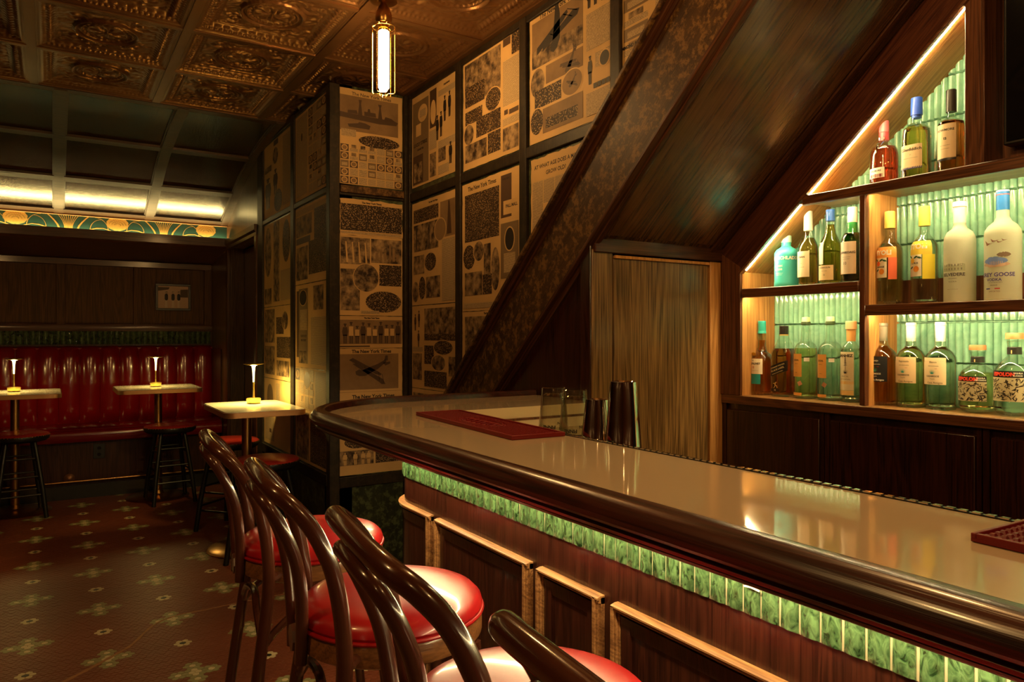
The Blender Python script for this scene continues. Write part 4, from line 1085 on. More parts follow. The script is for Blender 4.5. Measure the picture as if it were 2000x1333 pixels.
# --- top shelf
def stag(t, rad, h):
    mb = MB()
    for s in (-1, 1):
        P_ = [(s*(.004+.030*q), .56*h+.012*math.sin(q*PI)+.028*q) for q in (0,.25,.5,.75,1)]
        def on(px_, pz): a = -PI/2+px_/.043; r_ = rad(pz)+.002; return (r_*math.cos(a), r_*math.sin(a), pz)
        mb.tube([on(*p) for p in P_], .0016, 6)
        for q in (1, 2, 3): mb.tube([on(*P_[q]), on(P_[q][0]+s*.004, P_[q][1]+.016)], .0012, 5)
    mb.tube([on(0,.60*h), on(-.002,.545*h), on(0,.50*h)], [.004,.005,.0025], 8)
    mb.build('stag_emblem', M['steel'], t)
bottle('whisky_bottle', 'red whisky bottle with pink cap and silver stag emblem, on the top shelf', BX, 1.458, ZT, .232, [(.044,0),(.047,.03),(.047,.48),(.045,.54),(.037,.61),(.020,.665),(.015,.70),(.0145,.96)], LQ['ruby'], .60,
       [(.70,.83,.0165,.0165,(.45,.06,.07)),(.83,1.0,.0165,.0160,(.55,.12,.13))], [(.12,.27,.030,-.004,W),(.125,.175,.024,-.004,(.20,.03,.03))], [('DALMORE',.0085,.225,-.004,K,.0002),('12',.006,.150,-.004,W)], extra=stag)
bottle('whisky_bottle', 'golden whisky bottle with blue cap and cream label, middle of the top shelf', BX, 1.344, ZT, .283, [(.036,0),(.041,.03),(.040,.55),(.038,.62),(.026,.66),(.015,.70),(.0135,.97)], LQ['gold'], .66,
       [(.79,1.0,.0185,.0180,(.02,.07,.42)),(.755,.80,.0150,.0150,(.02,.07,.42))], [(.14,.42,.034,0,CRM),(.13,.155,.034,0,(.03,.03,.15))], [('Glenfiddich',.0135,.365,.002,K,.0003),('12',.006,.30,.0,K),('SINGLE MALT SCOTCH WHISKY',.0032,.26,0,K)], ex=3.2)
bottle('whisky_bottle', 'brown whisky bottle with black cap and arched cream label, right end of the top shelf', BX, 1.232, ZT, .278, [(.037,0),(.0405,.03),(.0405,.55),(.039,.61),(.030,.64),(.016,.665),(.0125,.70),(.0125,.97)], LQ['deep'], .63,
       [(.74,1.0,.0155,.0150,(.018,.016,.010))], [(.18,.58,.032,.0,CRM),(.155,.185,.032,0,K)], [('BOWMORE',.0105,.51,0,K,.0003),('12',.010,.41,0,K,.0006),('ISLAY SINGLE MALT',.0034,.33,0,K),('SCOTCH WHISKY',.0034,.29,0,K)])
# --- left middle shelf
TQ = (.06,.50,.50)
bottle('whisky_bottle', 'opaque turquoise bottle with white lettering, leftmost on the left middle shelf', BX, 1.862, ZL, .208, [(.043,0),(.0455,.03),(.0455,.10),(.0445,.12),(.0445,.60),(.0455,.62),(.044,.68),(.036,.74),(.022,.78),(.0185,.80),(.0185,.90)], None, 0,
       [(.87,1.0,.0205,.0200,(.55,.78,.66))], [], [('BRUICHLADDICH',.0175,.56,.036,W,.0006),('THE',.0085,.47,-.010,W),('CLASSIC',.0095,.41,-.002,W,.0003),('LADDIE',.0095,.345,-.002,W,.0003),('UNPEATED ISLAY',.0045,.27,0,W),('SINGLE MALT',.0045,.24,0,W)], glass=pc(TQ, .3))
bottle('whisky_bottle', 'amber whisky bottle with white capsule and tall cream label, left middle shelf', BX, 1.762, ZL, .292, std(.0385,.54,.0155,.70), LQ['amber'], .64,
       [(.74,1.0,.0165,.0155,(.80,.78,.66))], [(.12,.46,.031,-.003,(.76,.64,.42))], [('OBAN',.0105,.385,-.004,K,.0003),('14',.006,.30,-.004,(.4,.2,.1)),('WEST HIGHLAND',.0034,.25,-.004,K)])
bottle('whisky_bottle', 'dark olive whisky bottle with blue cap and oval white label, left middle shelf', BX, 1.667, ZL, .284, std(.040,.55,.0165,.72), LQ['olive'], .80,
       [(.85,1.0,.0165,.0160,(.02,.10,.42))], [(.27,.56,.013,-.016,W),(.06,.255,.034,0,(.74,.58,.32))], [('LAGAVULIN',.0085,.225,0,K,.0002),('16',.009,.13,0,K),('AGED 16 YEARS',.0034,.18,0,K)], glass=M['thin'])
bottle('whisky_bottle', 'dark green whisky bottle with white cap and white label beside the middle upright', BX, 1.578, ZL, .280, std(.0385,.60,.0155,.74), LQ['green'], .66,
       [(.80,1.0,.0170,.0165,(.82,.80,.70)),(.66,.80,.0175,.0165,(.02,.25,.06))], [(.12,.54,.034,0,(.74,.62,.46))], [('LAPHROAIG',.0115,.40,0,K,.0004),('10',.015,.26,-.006,K),('ISLAY SINGLE MALT',.0036,.34,0,K),('SCOTCH WHISKY',.0034,.315,0,K)], glass=M['thin'])
# --- right middle shelf
def leaves(colf):
    def f(t, rad, h):
        def on(px_, pz): a = -PI/2+px_/.042; r_ = rad(pz)+.0013; return (r_*math.cos(a), r_*math.sin(a), pz)
        for cx, cz, r_, col in ((-.020,.44*h,.0085,colf),(-.006,.355*h,.010,(.75,.28,.03))):
            MB().add([on(cx+r_*math.cos(2*PI*k/20), cz+r_*math.sin(2*PI*k/20)) for k in range(20)], [tuple(range(20))]).build('printed_fruit', pc(col), t, smooth=0)
        mb = MB()
        for cx, cz, a in ((-.008,.475*h,.5),(.004,.47*h,-.3),(-.028,.48*h,2.6),(-.024,.37*h,3.6)):
            pts = [(cx+.009*q*math.cos(a)-w_*math.sin(a), cz+.009*q*math.sin(a)+w_*math.cos(a)) for q, w_ in ((-1,0),(-.3,.003),(.4,.003),(1,0),(.4,-.003),(-.3,-.003))]
            mb.add([on(*p) for p in pts], [tuple(range(6))])
        mb.build('printed_leaf', pc((.02,.09,.03)), t, smooth=0)
    return f
sp = [(.040,0),(.0415,.02),(.0415,.555),(.040,.60),(.030,.655),(.018,.70),(.0145,.725),(.0145,.80),(.0145,.97)]
bottle('vodka_bottle', 'clear bottle with orange band label and fruit picture, leftmost on the right middle shelf', BX, 1.437, ZR, .328, sp, LQ['clear'], .66,
       [(.82,1.0,.0175,.0170,(.70,.55,.12))], [(.50,.615,.040,.003,(.82,.34,.06)),(.27,.50,.014,.030,(.80,.16,.07)),(.29,.50,.024,-.012,(.76,.68,.50))], [('STOLI',.022,.555,-.002,W,.0009),('ORANGE',.0078,.405,-.012,K,.0003)], extra=leaves((.70,.12,.02)))
bottle('vodka_bottle', 'clear bottle with yellow band label and citrus picture on the right middle shelf', BX, 1.318, ZR, .328, sp, LQ['clear'], .66,
       [(.80,1.0,.0175,.0170,(.78,.60,.10))], [(.50,.64,.040,.003,(.80,.62,.06)),(.25,.50,.020,.034,(.82,.70,.05)),(.28,.50,.024,-.012,(.78,.72,.55))], [('STOLI',.023,.585,-.002,W,.0009),('CITRUS',.0080,.415,-.012,K,.0003)], extra=leaves((.72,.42,.03)))
M['frost'] = principled('frosted_glass', (.70,.74,.56), .45, 0, 0, trans=.35, ior=1.3)
def trees(t, rad, h):
    def on(px_, pz): a = -PI/2+px_/.046; r_ = rad(pz)+.0008; return (r_*math.cos(a), r_*math.sin(a), pz)
    mb = MB(); rr = random.Random(5)
    def br(x, z, a, l, w, d_):
        x2, z2 = x+l*math.sin(a), z+l*math.cos(a); nx, nz = math.cos(a)*w, -math.sin(a)*w
        mb.add([on(x-nx, z-nz), on(x+nx, z+nz), on(x2+nx*.6, z2+nz*.6), on(x2-nx*.6, z2-nz*.6)], [(0,1,2,3)])
        if d_:
            for s in (-1, 1): br(x2, z2, a+s*rr.uniform(.25,.6), l*.74, w*.62, d_-1)
    br(.026, .36*h, -.15, .026, .0011, 5); br(-.022, .38*h, .1, .016, .0008, 4)
    mb.build('etched_tree', pc((.80,.80,.66)), t, smooth=0)
    mb = MB()
    for k in range(7):
        for r_ in (0, 1):
            x = -.030+.009*k; z = .318*h+r_*.012; mb.add([on(x,z), on(x+.0035,z), on(x+.0035,z+.007), on(x,z+.007)], [(0,1,2,3)])
    mb.build('printed_window', pc((.16,.15,.11)), t, smooth=0)
    MB().add([on(-.036+.072*k/12, .305*h) for k in range(13)]+[on(.036-.072*k/12, .372*h+.004*math.sin(k)) for k in range(13)], [tuple([k, k+1, 24-k, 25-k]) for k in range(12)]).build('printed_palace', pc((.42,.46,.30)), t, smooth=0)
bottle('vodka_bottle', 'frosted vodka bottle with white etched trees on the right middle shelf', BX, 1.206, ZR, .326, [(.044,0),(.0455,.012),(.0455,.60),(.0440,.65),(.036,.70),(.022,.735),(.0175,.77),(.0165,.90)], None, 0,
       [(.79,.97,.0178,.0172,(.86,.84,.72)),(.95,1.0,.0200,.0195,(.88,.86,.75))], [], [('BELVEDERE',.0140,.275,0,(.06,.05,.06),.0004),('ORGANIC',.006,.235,0,(.2,.18,.12)),('VODKA',.0070,.205,0,(.2,.18,.12)),('PRODUCT OF POLAND',.003,.13,0,(.3,.25,.15))], glass=M['frost'], extra=trees)
def geese(t, rad, h):
    def on(px_, pz): a = -PI/2+px_/.050; r_ = rad(pz)+.0009; return (r_*math.cos(a), r_*math.sin(a), pz)
    mb = MB()
    for cx, cz, s_ in ((-.018,.505*h,1.2),(-.002,.53*h,.8),(.012,.52*h,.6),(.024,.535*h,.5)):
        for pts in ([(-.014,.012),(-.008,-.002),(.004,.000),(.016,.006),(.003,.003),(-.004,.004)],): mb.add([on(cx+a*s_, cz+b_*s_) for a, b_ in pts], [tuple(range(6))])
    mb.build('printed_goose', pc((.30,.16,.10)), t, smooth=0)
    def blob(x0, x1, zc, hh, col, nm, seed):
        rr = random.Random(seed); n_ = 16
        top = [on(x0+(x1-x0)*k/n_, zc+hh*math.sin(PI*k/n_)**.6*rr.uniform(.8,1.1)) for k in range(n_+1)]; bot = [on(x0+(x1-x0)*k/n_, zc-hh*math.sin(PI*k/n_)**.6*rr.uniform(.7,1)) for k in range(n_+1)]
        MB().add(top+bot, [(k, k+1, n_+2+k, n_+1+k) for k in range(n_)]).build(nm, pc(col), t, smooth=0)
    blob(-.040,.040,.325*h,.010,(.55,.38,.26),'printed_shore',1); blob(-.038,.034,.355*h,.014,(.16,.27,.62),'printed_lake',2); blob(.004,.042,.41*h,.008,(.20,.14,.09),'printed_rock',3)
    for dx, col in ((-.022,(.04,.05,.30)),(-.008,(.75,.70,.6)),(.006,(.55,.04,.04))): MB().add([on(dx-.007,.105*h), on(dx+.007,.105*h), on(dx+.007,.115*h), on(dx-.007,.115*h)], [(0,1,2,3)]).build('printed_flag', pc(col), t, smooth=0)
bottle('vodka_bottle', 'tall frosted bottle with blue cap, blue lake and flying geese on the right shelf', BX, 1.080, ZR, .342, [(.048,0),(.0495,.012),(.0495,.60),(.0475,.64),(.038,.685),(.024,.72),(.0175,.76),(.0165,.90)], None, 0,
       [(.82,.99,.0180,.0175,(.02,.16,.48)),(.985,1.0,.0185,.0180,(.30,.45,.70)),(.955,.965,.0186,.0186,(.7,.1,.1))], [], [('GREY GOOSE',.0165,.235,.002,(.10,.08,.32),.0005),('VODKA',.0120,.19,-.004,(.10,.08,.32),.0003),('DISTILLED AND BOTTLED IN',.0030,.165,0,K),('FRANCE',.0055,.14,-.004,K),('IMPORTED',.0065,.085,-.002,(.25,.15,.1))], glass=M['frost'], extra=geese)
# --- lower left
def medal(t, rad, h):
    o = MB().lathe([(.011,0),(.011,.001)], 20).build('gold_seal', pc((.70,.42,.06), .3, .6), t); o.location = (-.010, -rad(.545*h)-.0, .545*h); o.rotation_euler = (PI/2+.5, 0, 0)
bottle('whisky_bottle', 'amber whisky bottle with teal cap and cream and teal label, leftmost on the counter', BX, 1.979, ZCN, .304, std(.0445,.50,.0165,.61), LQ['amber'], .74,
       [(.86,1.0,.0165,.0160,(.03,.38,.34)),(.83,.87,.0172,.0168,(.03,.38,.34))], [(.285,.49,.034,-.002,(.78,.66,.46)),(.15,.285,.030,-.006,(.02,.26,.24))], [('THE',.0075,.465,-.012,K),('GLENLIVET',.0110,.425,-.004,K,.0004),('12',.0105,.375,-.008,(.45,.05,.03),.0005),('SINGLE MALT SCOTCH',.0030,.33,0,K)], extra=medal)
def walker(t, rad, h):
    def on(px_, pz): a = -PI/2+px_/.043; r_ = rad(pz)*sup(a, 6)+.0012; return (r_*math.cos(a), r_*math.sin(a), pz)
    mb = MB(); n_ = 12; vs = []
    for k in range(n_+1):
        x = -.040+.080*k/n_; z = .395*h+x*.36
        vs += [on(x, z-.021), on(x, z+.021)]
    mb.add(vs, [(2*k, 2*k+2, 2*k+3, 2*k+1) for k in range(n_)]); mb.build('slanted_label', pc(K, .3), t)
    for body_, sz, dz in (('JOHNNIE WALKER', .0075, .011), ('BLACK LABEL', .0100, -.002), ('BLENDED SCOTCH WHISKY', .0040, -.013)):
        v, f = text_mb(body_, sz, .0002); MB().add([on(x*.95, .395*h+dz-.003+y+x*.36) if False else tuple(Vector(on(x*.95, .395*h+dz-.003+y+x*.36))+Vector((0, -.0006, 0))) for x, y, _ in v], f).build('lettering', pc((.62,.48,.25)), t, smooth=0)
    mb = MB(); mb.tube([on(-.018,.12*h), on(-.012,.15*h), on(-.013,.175*h), on(-.006,.20*h)], .0007, 5); mb.tube([on(-.013,.175*h), on(-.004,.15*h), on(-.002,.125*h)], .0007, 5); mb.tube([on(-.02,.185*h), on(-.012,.19*h), on(-.006,.21*h)], .0007, 5)
    mb.build('striding_emblem', pc((.6,.4,.15)), t)
bottle('whisky_bottle', 'dark red square whisky bottle with black cap and slanted black label', BX, 1.872, ZCN, .283, [(.0375,0),(.0395,.02),(.0395,.60),(.037,.64),(.025,.74),(.0155,.84),(.0145,.97)], LQ['deep'], .68,
       [(.88,1.0,.0170,.0170,(.015,.010,.008)),(.86,.885,.0165,.0165,(.5,.35,.1))], [(.075,.115,.020,-.012,K)], [('12',.008,.095,-.012,(.7,.6,.4),.0003)], ex=6, extra=walker)
def stamp(a_, col):
    def f(t, rad, h):
        def on(px_, pz): a = -PI/2+px_/.044; r_ = rad(pz)+.0008; return (r_*math.cos(a), r_*math.sin(a), pz)
        c, s = math.cos(a_)*.008, math.sin(a_)*.008; cx, cz = .004, .19*h
        MB().add([on(cx+c-s, cz+s+c*1.0), on(cx-c-s, cz-s+c), on(cx-c+s, cz-s-c), on(cx+c+s, cz+s-c)], [(0,1,2,3)]).build('small_stamp', pc(col), t, smooth=0)
        MB().lathe([(.0155,.90*h),(.0175,.905*h),(.0180,.93*h),(.0160,.945*h)], 20).build('cork_collar', pc((.03,.06,.02)), t)
    return f
ORG = (.72,.33,.07)
ilp = [(.043,0),(.0445,.03),(.0445,.57),(.042,.62),(.033,.67),(.021,.70),(.0175,.74),(.0155,.90)]
for yy, lq, cc, a_, col, lab in ((1.772,'pale',(.72,.66,.30),.5,(.70,.30,.18),'pale yellow mezcal bottle with orange label and cork, left one of the two alike'), (1.667,'clear',(.50,.66,.32),1.0,(.40,.18,.08),'clear mezcal bottle with orange label and greenish cork, right one of the two alike')):
    bottle('mezcal_bottle', lab, BX, yy, ZCN, .315, ilp, LQ[lq], .62, [(.94,1.0,.0150,.0145,cc)], [(.27,.55,.024,-.012,ORG),(.04,.075,.024,-.012,ORG),(.46,.505,.010,.030,W)], [('ILEGAL',.0085,.475,-.012,K,.0003),('MEZCAL',.0045,.43,-.012,K),('JOVEN',.004,.32,-.012,K)], extra=stamp(a_, col))
def agave(cz, col, s_=1, dx=0, R_=.035, tall=True):
    def f(t, rad, h):
        def on(px_, pz): a = -PI/2+px_/R_; r_ = rad(pz)+.0012; return (r_*math.cos(a), r_*math.sin(a), pz)
        mb = MB()
        for k in range(11):
            a = -1.35+2.7*k/10; l = .016*s_*(.8+.2*math.cos(a)); bx = dx+.003*s_*math.sin(a); c, q = math.cos(a), math.sin(a)
            mb.add([on(bx-.0013*c*s_, cz*h), on(bx+.0013*c*s_, cz*h), on(dx+l*q, cz*h+l*c)], [(0,1,2)])
        if tall:
            mb.add([on(dx-.0008, cz*h), on(dx+.0008, cz*h), on(dx+.0004, cz*h+.062), on(dx-.0004, cz*h+.062)], [(0,1,2,3)])
            for k in range(7):
                z = cz*h+.030+k*.005; w_ = .008-.0009*k
                mb.add([on(dx-w_, z), on(dx, z+.002), on(dx+w_, z), on(dx, z-.001)], [(0,1,2,3)])
        mb.build('agave_emblem', pc(col), t, smooth=0)
    return f
bottle('mezcal_bottle', 'slim clear mezcal bottle with tall cream agave label beside the middle upright', BX, 1.583, ZCN, .297, [(.034,0),(.036,.03),(.0355,.60),(.034,.64),(.025,.70),(.0150,.745),(.0140,.97)], LQ['clear'], .66,
       [(.90,1.0,.0195,.0190,(.78,.50,.26)),(.75,.90,.0155,.0165,(.75,.42,.14))], [(.15,.62,.031,-.002,(.76,.66,.42)),(.09,.148,.031,-.002,(.78,.55,.20)),(.225,.26,.030,-.002,(.80,.50,.14))], [('BANHEZ',.0140,.575,-.002,K,.0004),('MEZCAL',.0075,.32,-.002,(.25,.15,.05)),('ARTESANAL',.0075,.285,-.002,(.25,.15,.05))], extra=agave(.355, K, 1.0, 0, .0355))
# --- lower right
csp = [(.044,0),(.0460,.03),(.0465,.30),(.0470,.555),(.0455,.60),(.036,.66),(.022,.705),(.0165,.735),(.0135,.86),(.0135,.97)]
for yy, lq, lc, tc, cc, lab, nm in ((1.462,'amber',(.012,.012,.012),W,(.20,.17,.12),'amber tequila bottle with black label, left one of the three tequila bottles alike','Anejo'), (1.363,'pale',(.70,.50,.28),(.12,.08,.04),(.85,.78,.58),'pale gold tequila bottle with tan label, middle one of the three alike','Reposado'), (1.266,'clear',(.82,.64,.38),(.12,.08,.04),(.90,.86,.72),'clear tequila bottle with cream label, right one of the three alike','Blanco')):
    bottle('tequila_bottle', lab, BX, yy, ZCN, .288, csp, LQ[lq], .72, [(.965,1.0,.0165,.0160,cc),(.78,.965,.0145,.0150,cc)], [(.29,.595,.041,-.003,lc)],
           [(nm,.0085,.545,.0,tc,.0002),('100% AGAVE AZUL',.0040,.50,-.0,tc,.0001),('1000',.004,.47,.008,(.55,.05,.04)),('CASAMIGOS',.0075,.385,-.003,tc,.0003),('Tequila',.0055,.355,-.003,tc),('Casa Amigos',.0090,.312,.004,tc,.0001)], extra=agave(.41, (.03,.30,.22), 1.0, -.003, .0465, False))
def fig(t, rad, h):
    rr = random.Random(int(h*1000)); 
    def on(px_, pz, e=.0010): a = -PI/2+px_/.052; r_ = rad(pz)+e; return (r_*math.cos(a), r_*math.sin(a), pz)
    mb = MB()
    for k in range(95):
        cx, cz = rr.uniform(-.045,.045), rr.uniform(.195,.45)*h; a = rr.uniform(0, 2*PI); l = rr.uniform(.003,.010); w_ = rr.uniform(.0004,.0022); bend = rr.uniform(-.9,.9)
        top, bot = [], []
        for q in range(5):
            u_ = -1+q*.5; x_ = l*u_; y_ = l*bend*(1-u_*u_)*.5; ww = w_*(1-u_*u_*.85)
            top.append(on(cx+x_*math.cos(a)-(y_+ww)*math.sin(a), min(.462*h, max(.185*h, cz+x_*math.sin(a)+(y_+ww)*math.cos(a))))); bot.append(on(cx+x_*math.cos(a)-(y_-ww)*math.sin(a), min(.462*h, max(.185*h, cz+x_*math.sin(a)+(y_-ww)*math.cos(a)))))
        mb.add(top+bot, [(q, q+1, q+6, q+5) for q in range(4)])
    tag(mb.build('engraved_print', pc((.035,.028,.018)), t, smooth=0), kind='stuff')
    MB().lathe([(.0155,.80*h),(.0185,.83*h),(.0200,.90*h),(.0165,.905*h)], 24).build('glass_collar', M['thin'], t)
    def rect(x0, x1, z0, z1): return [on(x0, z0, .0014), on(x1, z0, .0014), on(x1, z1, .0014), on(x0, z1, .0014)]
    MB().add(rect(-.004,.004,.75*h,.79*h), [(0,1,2,3)]).build('neck_emblem', pc((.7,.5,.2)), t, smooth=0)
for yy, hh, lq, lab, sub, R_ in ((1.152,.214,'pale','short round pale yellow tequila bottle with black and red label','REPOSADO',.0530), (1.048,.252,'clear','round clear tequila bottle with black and red label at the right edge of the counter','BLANCO',.0550)):
    bottle('tequila_bottle', lab, BX, yy, ZCN, hh, [(R_*.55,0),(R_*.85,.03),(R_,.09),(R_,.50),(R_*.97,.55),(R_*.80,.62),(R_*.52,.68),(.0185,.72),(.0180,.80),(.0200,.93)], LQ[lq], .60,
           [(.925,1.0,.0240,.0235,(.42,.17,.06)),(.74,.83,.0192,.0192,(.02,.02,.015))], [(.18,.465,.049,-.002,(.60,.54,.32)),(.465,.545,.049,-.002,K)], [('ESPOLON',.0150,.505,-.010,(.75,.06,.03),.0009),('TEQUILA',.0060,.52,.030,W,.0002),(sub,.0060,.49,.030,W,.0002),('..',.010,.535,.0005,(.75,.06,.03),.0004)], extra=fig)
# ================================================================ NEWSPAPER PAGES
PG = [0]
def page(face, u0, u1, z0, z1, label, items, torn=0, paper=None):
    """face 'R': right wall (u = y, left edge first, decreasing), 'L': side wall, 'C': corner face (u = x). items in page units 0..1 (x right, y up)"""
    w = abs(u1-u0); h = z1-z0
    if face == 'C': loc = (u0, YC-.0015, z0); rz = 0
    elif face == 'R': loc = (XW-.0015, u0, z0); rz = -PI/2
    else: loc = (XL-.0015, u0, z0); rz = -PI/2
    PG[0] += 1; rr = random.Random(PG[0])
    # slightly wavy torn edge sheet
    n_ = 14; e = .004+torn
    pts = [(w*k/n_, -rr.uniform(0, e)*.3) for k in range(n_)]+[(w+rr.uniform(-e, e)*.3, h*k/n_) for k in range(n_)]+[(w-w*k/n_, h+rr.uniform(-e, e)*.3) for k in range(n_)]+[(rr.uniform(-e, e)*.3, h-h*k/n_) for k in range(n_)]
    t = MB().prism(pts, 'y', 0, -.0012).build('newspaper_page', M['paper'], None, smooth=0, loc=loc, rz=rz)
    tag(t, label, 'newspaper page', 'old newspaper pages pasted on the walls')
    Y = [-.0016]
    def P(x, y, d_=0): return (x*w, Y[0]-d_, y*h)
    for it in items:
        k = it[0]; Y[0] -= .00006
        if k in ('crowd', 'scene', 'sky', 'shade', 'text', 'ink', 'blank'):
            _, x0, y0, x1, y1 = it[:5]; m_ = {'ink': M['ink_brown'], 'blank': M['paper']}.get(k) or M[k]
            MB().add([P(x0,y0),P(x1,y0),P(x1,y1),P(x0,y1)], [(0,1,2,3)]).build({'text': 'text_column', 'shade': 'advert', 'ink': 'advert', 'blank': 'caption_gap'}.get(k, 'printed_photo'), m_, t, smooth=0)
        elif k == 'oval':
            _, m_, cx, cy, rx, ry_ = it
            MB().add([P(cx+(rx+.012)*math.cos(a), cy+(ry_+.009)*math.sin(a)) for a in [2*PI*q/28 for q in range(28)]], [tuple(range(28))]).build('oval_border', M['paper'], t, smooth=0); Y[0] -= .00006
            MB().add([P(cx+rx*math.cos(a), cy+ry_*math.sin(a)) for a in [2*PI*q/28 for q in range(28)]], [tuple(range(28))]).build('oval_photo', M[m_], t, smooth=0)
        elif k == 'head':
            _, s_, cx, cy, size = it[:5]; bold = it[5] if len(it) > 5 else .0004
            v, f = text_mb(s_, size, bold)
            MB().add([(cx*w+a, Y[0], cy*h+b_-size*.35) for a, b_, _ in v], f).build('headline', M['ink'], t, smooth=0)
        elif k == 'light':
            _, s_, cx, cy, size = it[:5]; v, f = text_mb(s_, size, .0004)
            MB().add([(cx*w+a, Y[0], cy*h+b_-size*.35) for a, b_, _ in v], f).build('headline', M['paper'], t, smooth=0)
        elif k == 'poly':
            nm = it[3] if len(it) > 3 else 'printed_silhouette'
            if nm in ('printed_shirts', 'printed_tower', 'printed_boat'):
                for pts_ in it[2]: MB().add([P(a, b_) for a, b_ in pts_], [tuple(range(len(pts_)))]).build({'printed_shirts': 'printed_shirt'}.get(nm, nm), M[it[1]], t, smooth=0)
                continue
            mb = MB()
            for pts_ in it[2]: mb.add([P(a, b_) for a, b_ in pts_], [tuple(range(len(pts_)))])
            o = mb.build(nm, M[it[1]], t, smooth=0)
            if nm in ('printed_soldiers', 'printed_men', 'printed_women'): o['kind'] = 'stuff'
        elif k == 'line':
            _, x0, y0, x1, y1 = it; q = .0006
            MB().add([P(x0,y0-q/h),P(x1,y0-q/h),P(x1,y1+q/h),P(x0,y1+q/h)], [(0,1,2,3)]).build('rule', M['ink_brown'], t, smooth=0)
    return t
def cols(x0, y0, x1, y1, n_):
    g = .06*(x1-x0)/n_
    return [('text', x0+(x1-x0)*k/n_+g/2, y0, x0+(x1-x0)*(k+1)/n_-g/2, y1) for k in range(n_)]
def ads(x0, y0, x1, y1, nx, ny, seed):
    rr = random.Random(seed); out = []
    for a in range(nx):
        for b_ in range(ny):
            X0 = x0+(x1-x0)*(a+.06)/nx; X1 = x0+(x1-x0)*(a+.94)/nx; Y0_ = y0+(y1-y0)*(b_+.07)/ny; Y1_ = y0+(y1-y0)*(b_+.93)/ny
            k = rr.random()
            if k < .35: out.append(('text', X0, Y0_, X1, Y1_))
            elif k < .6: out += [('ink', X0, Y0_, X1, Y1_), ('oval', 'sky', (X0+X1)/2, (Y0_+Y1_)/2, (X1-X0)*.28, (Y1_-Y0_)*.3)]
            elif k < .8: out += [('text', X0, Y0_, X1, Y0_+(Y1_-Y0_)*.45), ('scene', X0+(X1-X0)*.2, Y0_+(Y1_-Y0_)*.5, X0+(X1-X0)*.8, Y1_)]
            else: out += [('shade', X0, Y0_, X1, Y1_), ('text', X0+(X1-X0)*.15, Y0_+(Y1_-Y0_)*.2, X1-(X1-X0)*.15, Y0_+(Y1_-Y0_)*.7)]
    return out
def person(cx, y0, hh, w_=.018):
    """small printed figure: hat, head, coat, legs"""
    q = w_
    return [[(cx-q*.7,y0),(cx-q*.1,y0),(cx-q*.1,y0+hh*.45),(cx-q*.8,y0+hh*.45)], [(cx+q*.1,y0),(cx+q*.7,y0),(cx+q*.8,y0+hh*.45),(cx+q*.1,y0+hh*.45)],
            [(cx-q,y0+hh*.38),(cx+q,y0+hh*.38),(cx+q*1.25,y0+hh*.6),(cx+q*.9,y0+hh*.82),(cx-q*.9,y0+hh*.82),(cx-q*1.25,y0+hh*.6)],
            [(cx+q*.42*math.cos(a),y0+hh*.905+hh*.075*math.sin(a)) for a in [2*PI*k/10 for k in range(10)]], [(cx-q*.8,y0+hh*.945),(cx+q*.8,y0+hh*.945),(cx+q*.5,y0+hh),(cx-q*.5,y0+hh)]]
NYT = 'The New York Times'
def nyt(cy, size=.030, cx=.5): return [('head', NYT, cx, cy, size, .0009)]
# ---- corner face, from the ceiling down
cx0, cx1 = 1.318, 1.684
ship = [[(0,.695),(.62,.675),(.90,.685),(.93,.72),(.86,.735),(.60,.735),(.10,.745),(0,.75)], [(.28,.74),(.30,.86),(.29,.90),(.34,.90),(.33,.86),(.35,.74)], [(.60,.73),(.62,.85),(.60,.885),(.66,.885),(.645,.85),(.67,.73)],
        [(.12,.745),(.12,.775),(.26,.785),(.28,.745)], [(.38,.74),(.38,.785),(.56,.785),(.57,.74)], [(.43,.78),(.44,.82),(.47,.82),(.48,.78)], [(.70,.73),(.72,.765),(.82,.755),(.88,.73)], [(.12,.63),(.14,.60),(.46,.60),(.48,.64),(.40,.66),(.30,.665),(.28,.65)]]
page('C', cx0, cx1, 2.150, 2.672, 'yellowed page with a grey battleship photograph at the top of the corner column', [('sky', .0, .56, .93, .93), ('head', NYT, .50, .955, .026, .0003), ('poly', 'ink_brown', ship), ('text', .02, .50, .25, .575), ('oval', 'crowd', .62, .475, .33, .065)]+ads(0, .0, 1, .42, 7, 5, 11))
page('C', cx0, cx1, 1.873, 2.068, 'page with a wide group portrait of dark suited men, below the corner picture rail', nyt(.93, .013)+[('crowd', .01, .12, .99, .87), ('text', .02, .03, .98, .09)], torn=.01)
boats = [[(.05+.11*k,.60),(.09+.11*k,.60),(.02+.14*k,.97),(-.0+.14*k+.02,.97)] for k in range(1, 4)]
page('C', cx0, cx1, 1.432, 1.870, 'page with harbour boats, city towers and two oval photographs on the corner column', [('scene', .01, .64, .47, .975), ('poly', 'paper', [[(.10+.10*k,.66),(.13+.10*k,.66),(.10+.10*k,.92),(.085+.10*k,.92)] for k in range(4)], 'printed_boat'), ('scene', .49, .67, .985, .975), ('poly', 'sky', [[(x,.70),(x+.035,.70),(x+.035,.70+h_),(x,.70+h_)] for x, h_ in ((.56,.10),(.63,.14),(.70,.11),(.78,.22),(.84,.17),(.90,.09))], 'printed_tower'),
      ('scene', .01, .06, .31, .58), ('crowd', .62, .38, .985, .65), ('oval', 'scene', .41, .475, .20, .175), ('oval', 'crowd', .69, .175, .29, .135), ('text', .33, .02, .62, .06)])
ppl = []; shirts = []
for k in range(10):
    x = .08+.094*k; hh = .62+.07*math.sin(k*2.3); ppl += person(x, .14, hh, .036)
    if k % 3 != 0: shirts.append([(x-.036,.38),(x+.036,.38),(x+.034,.14+hh*.80),(x-.034,.14+hh*.80)])
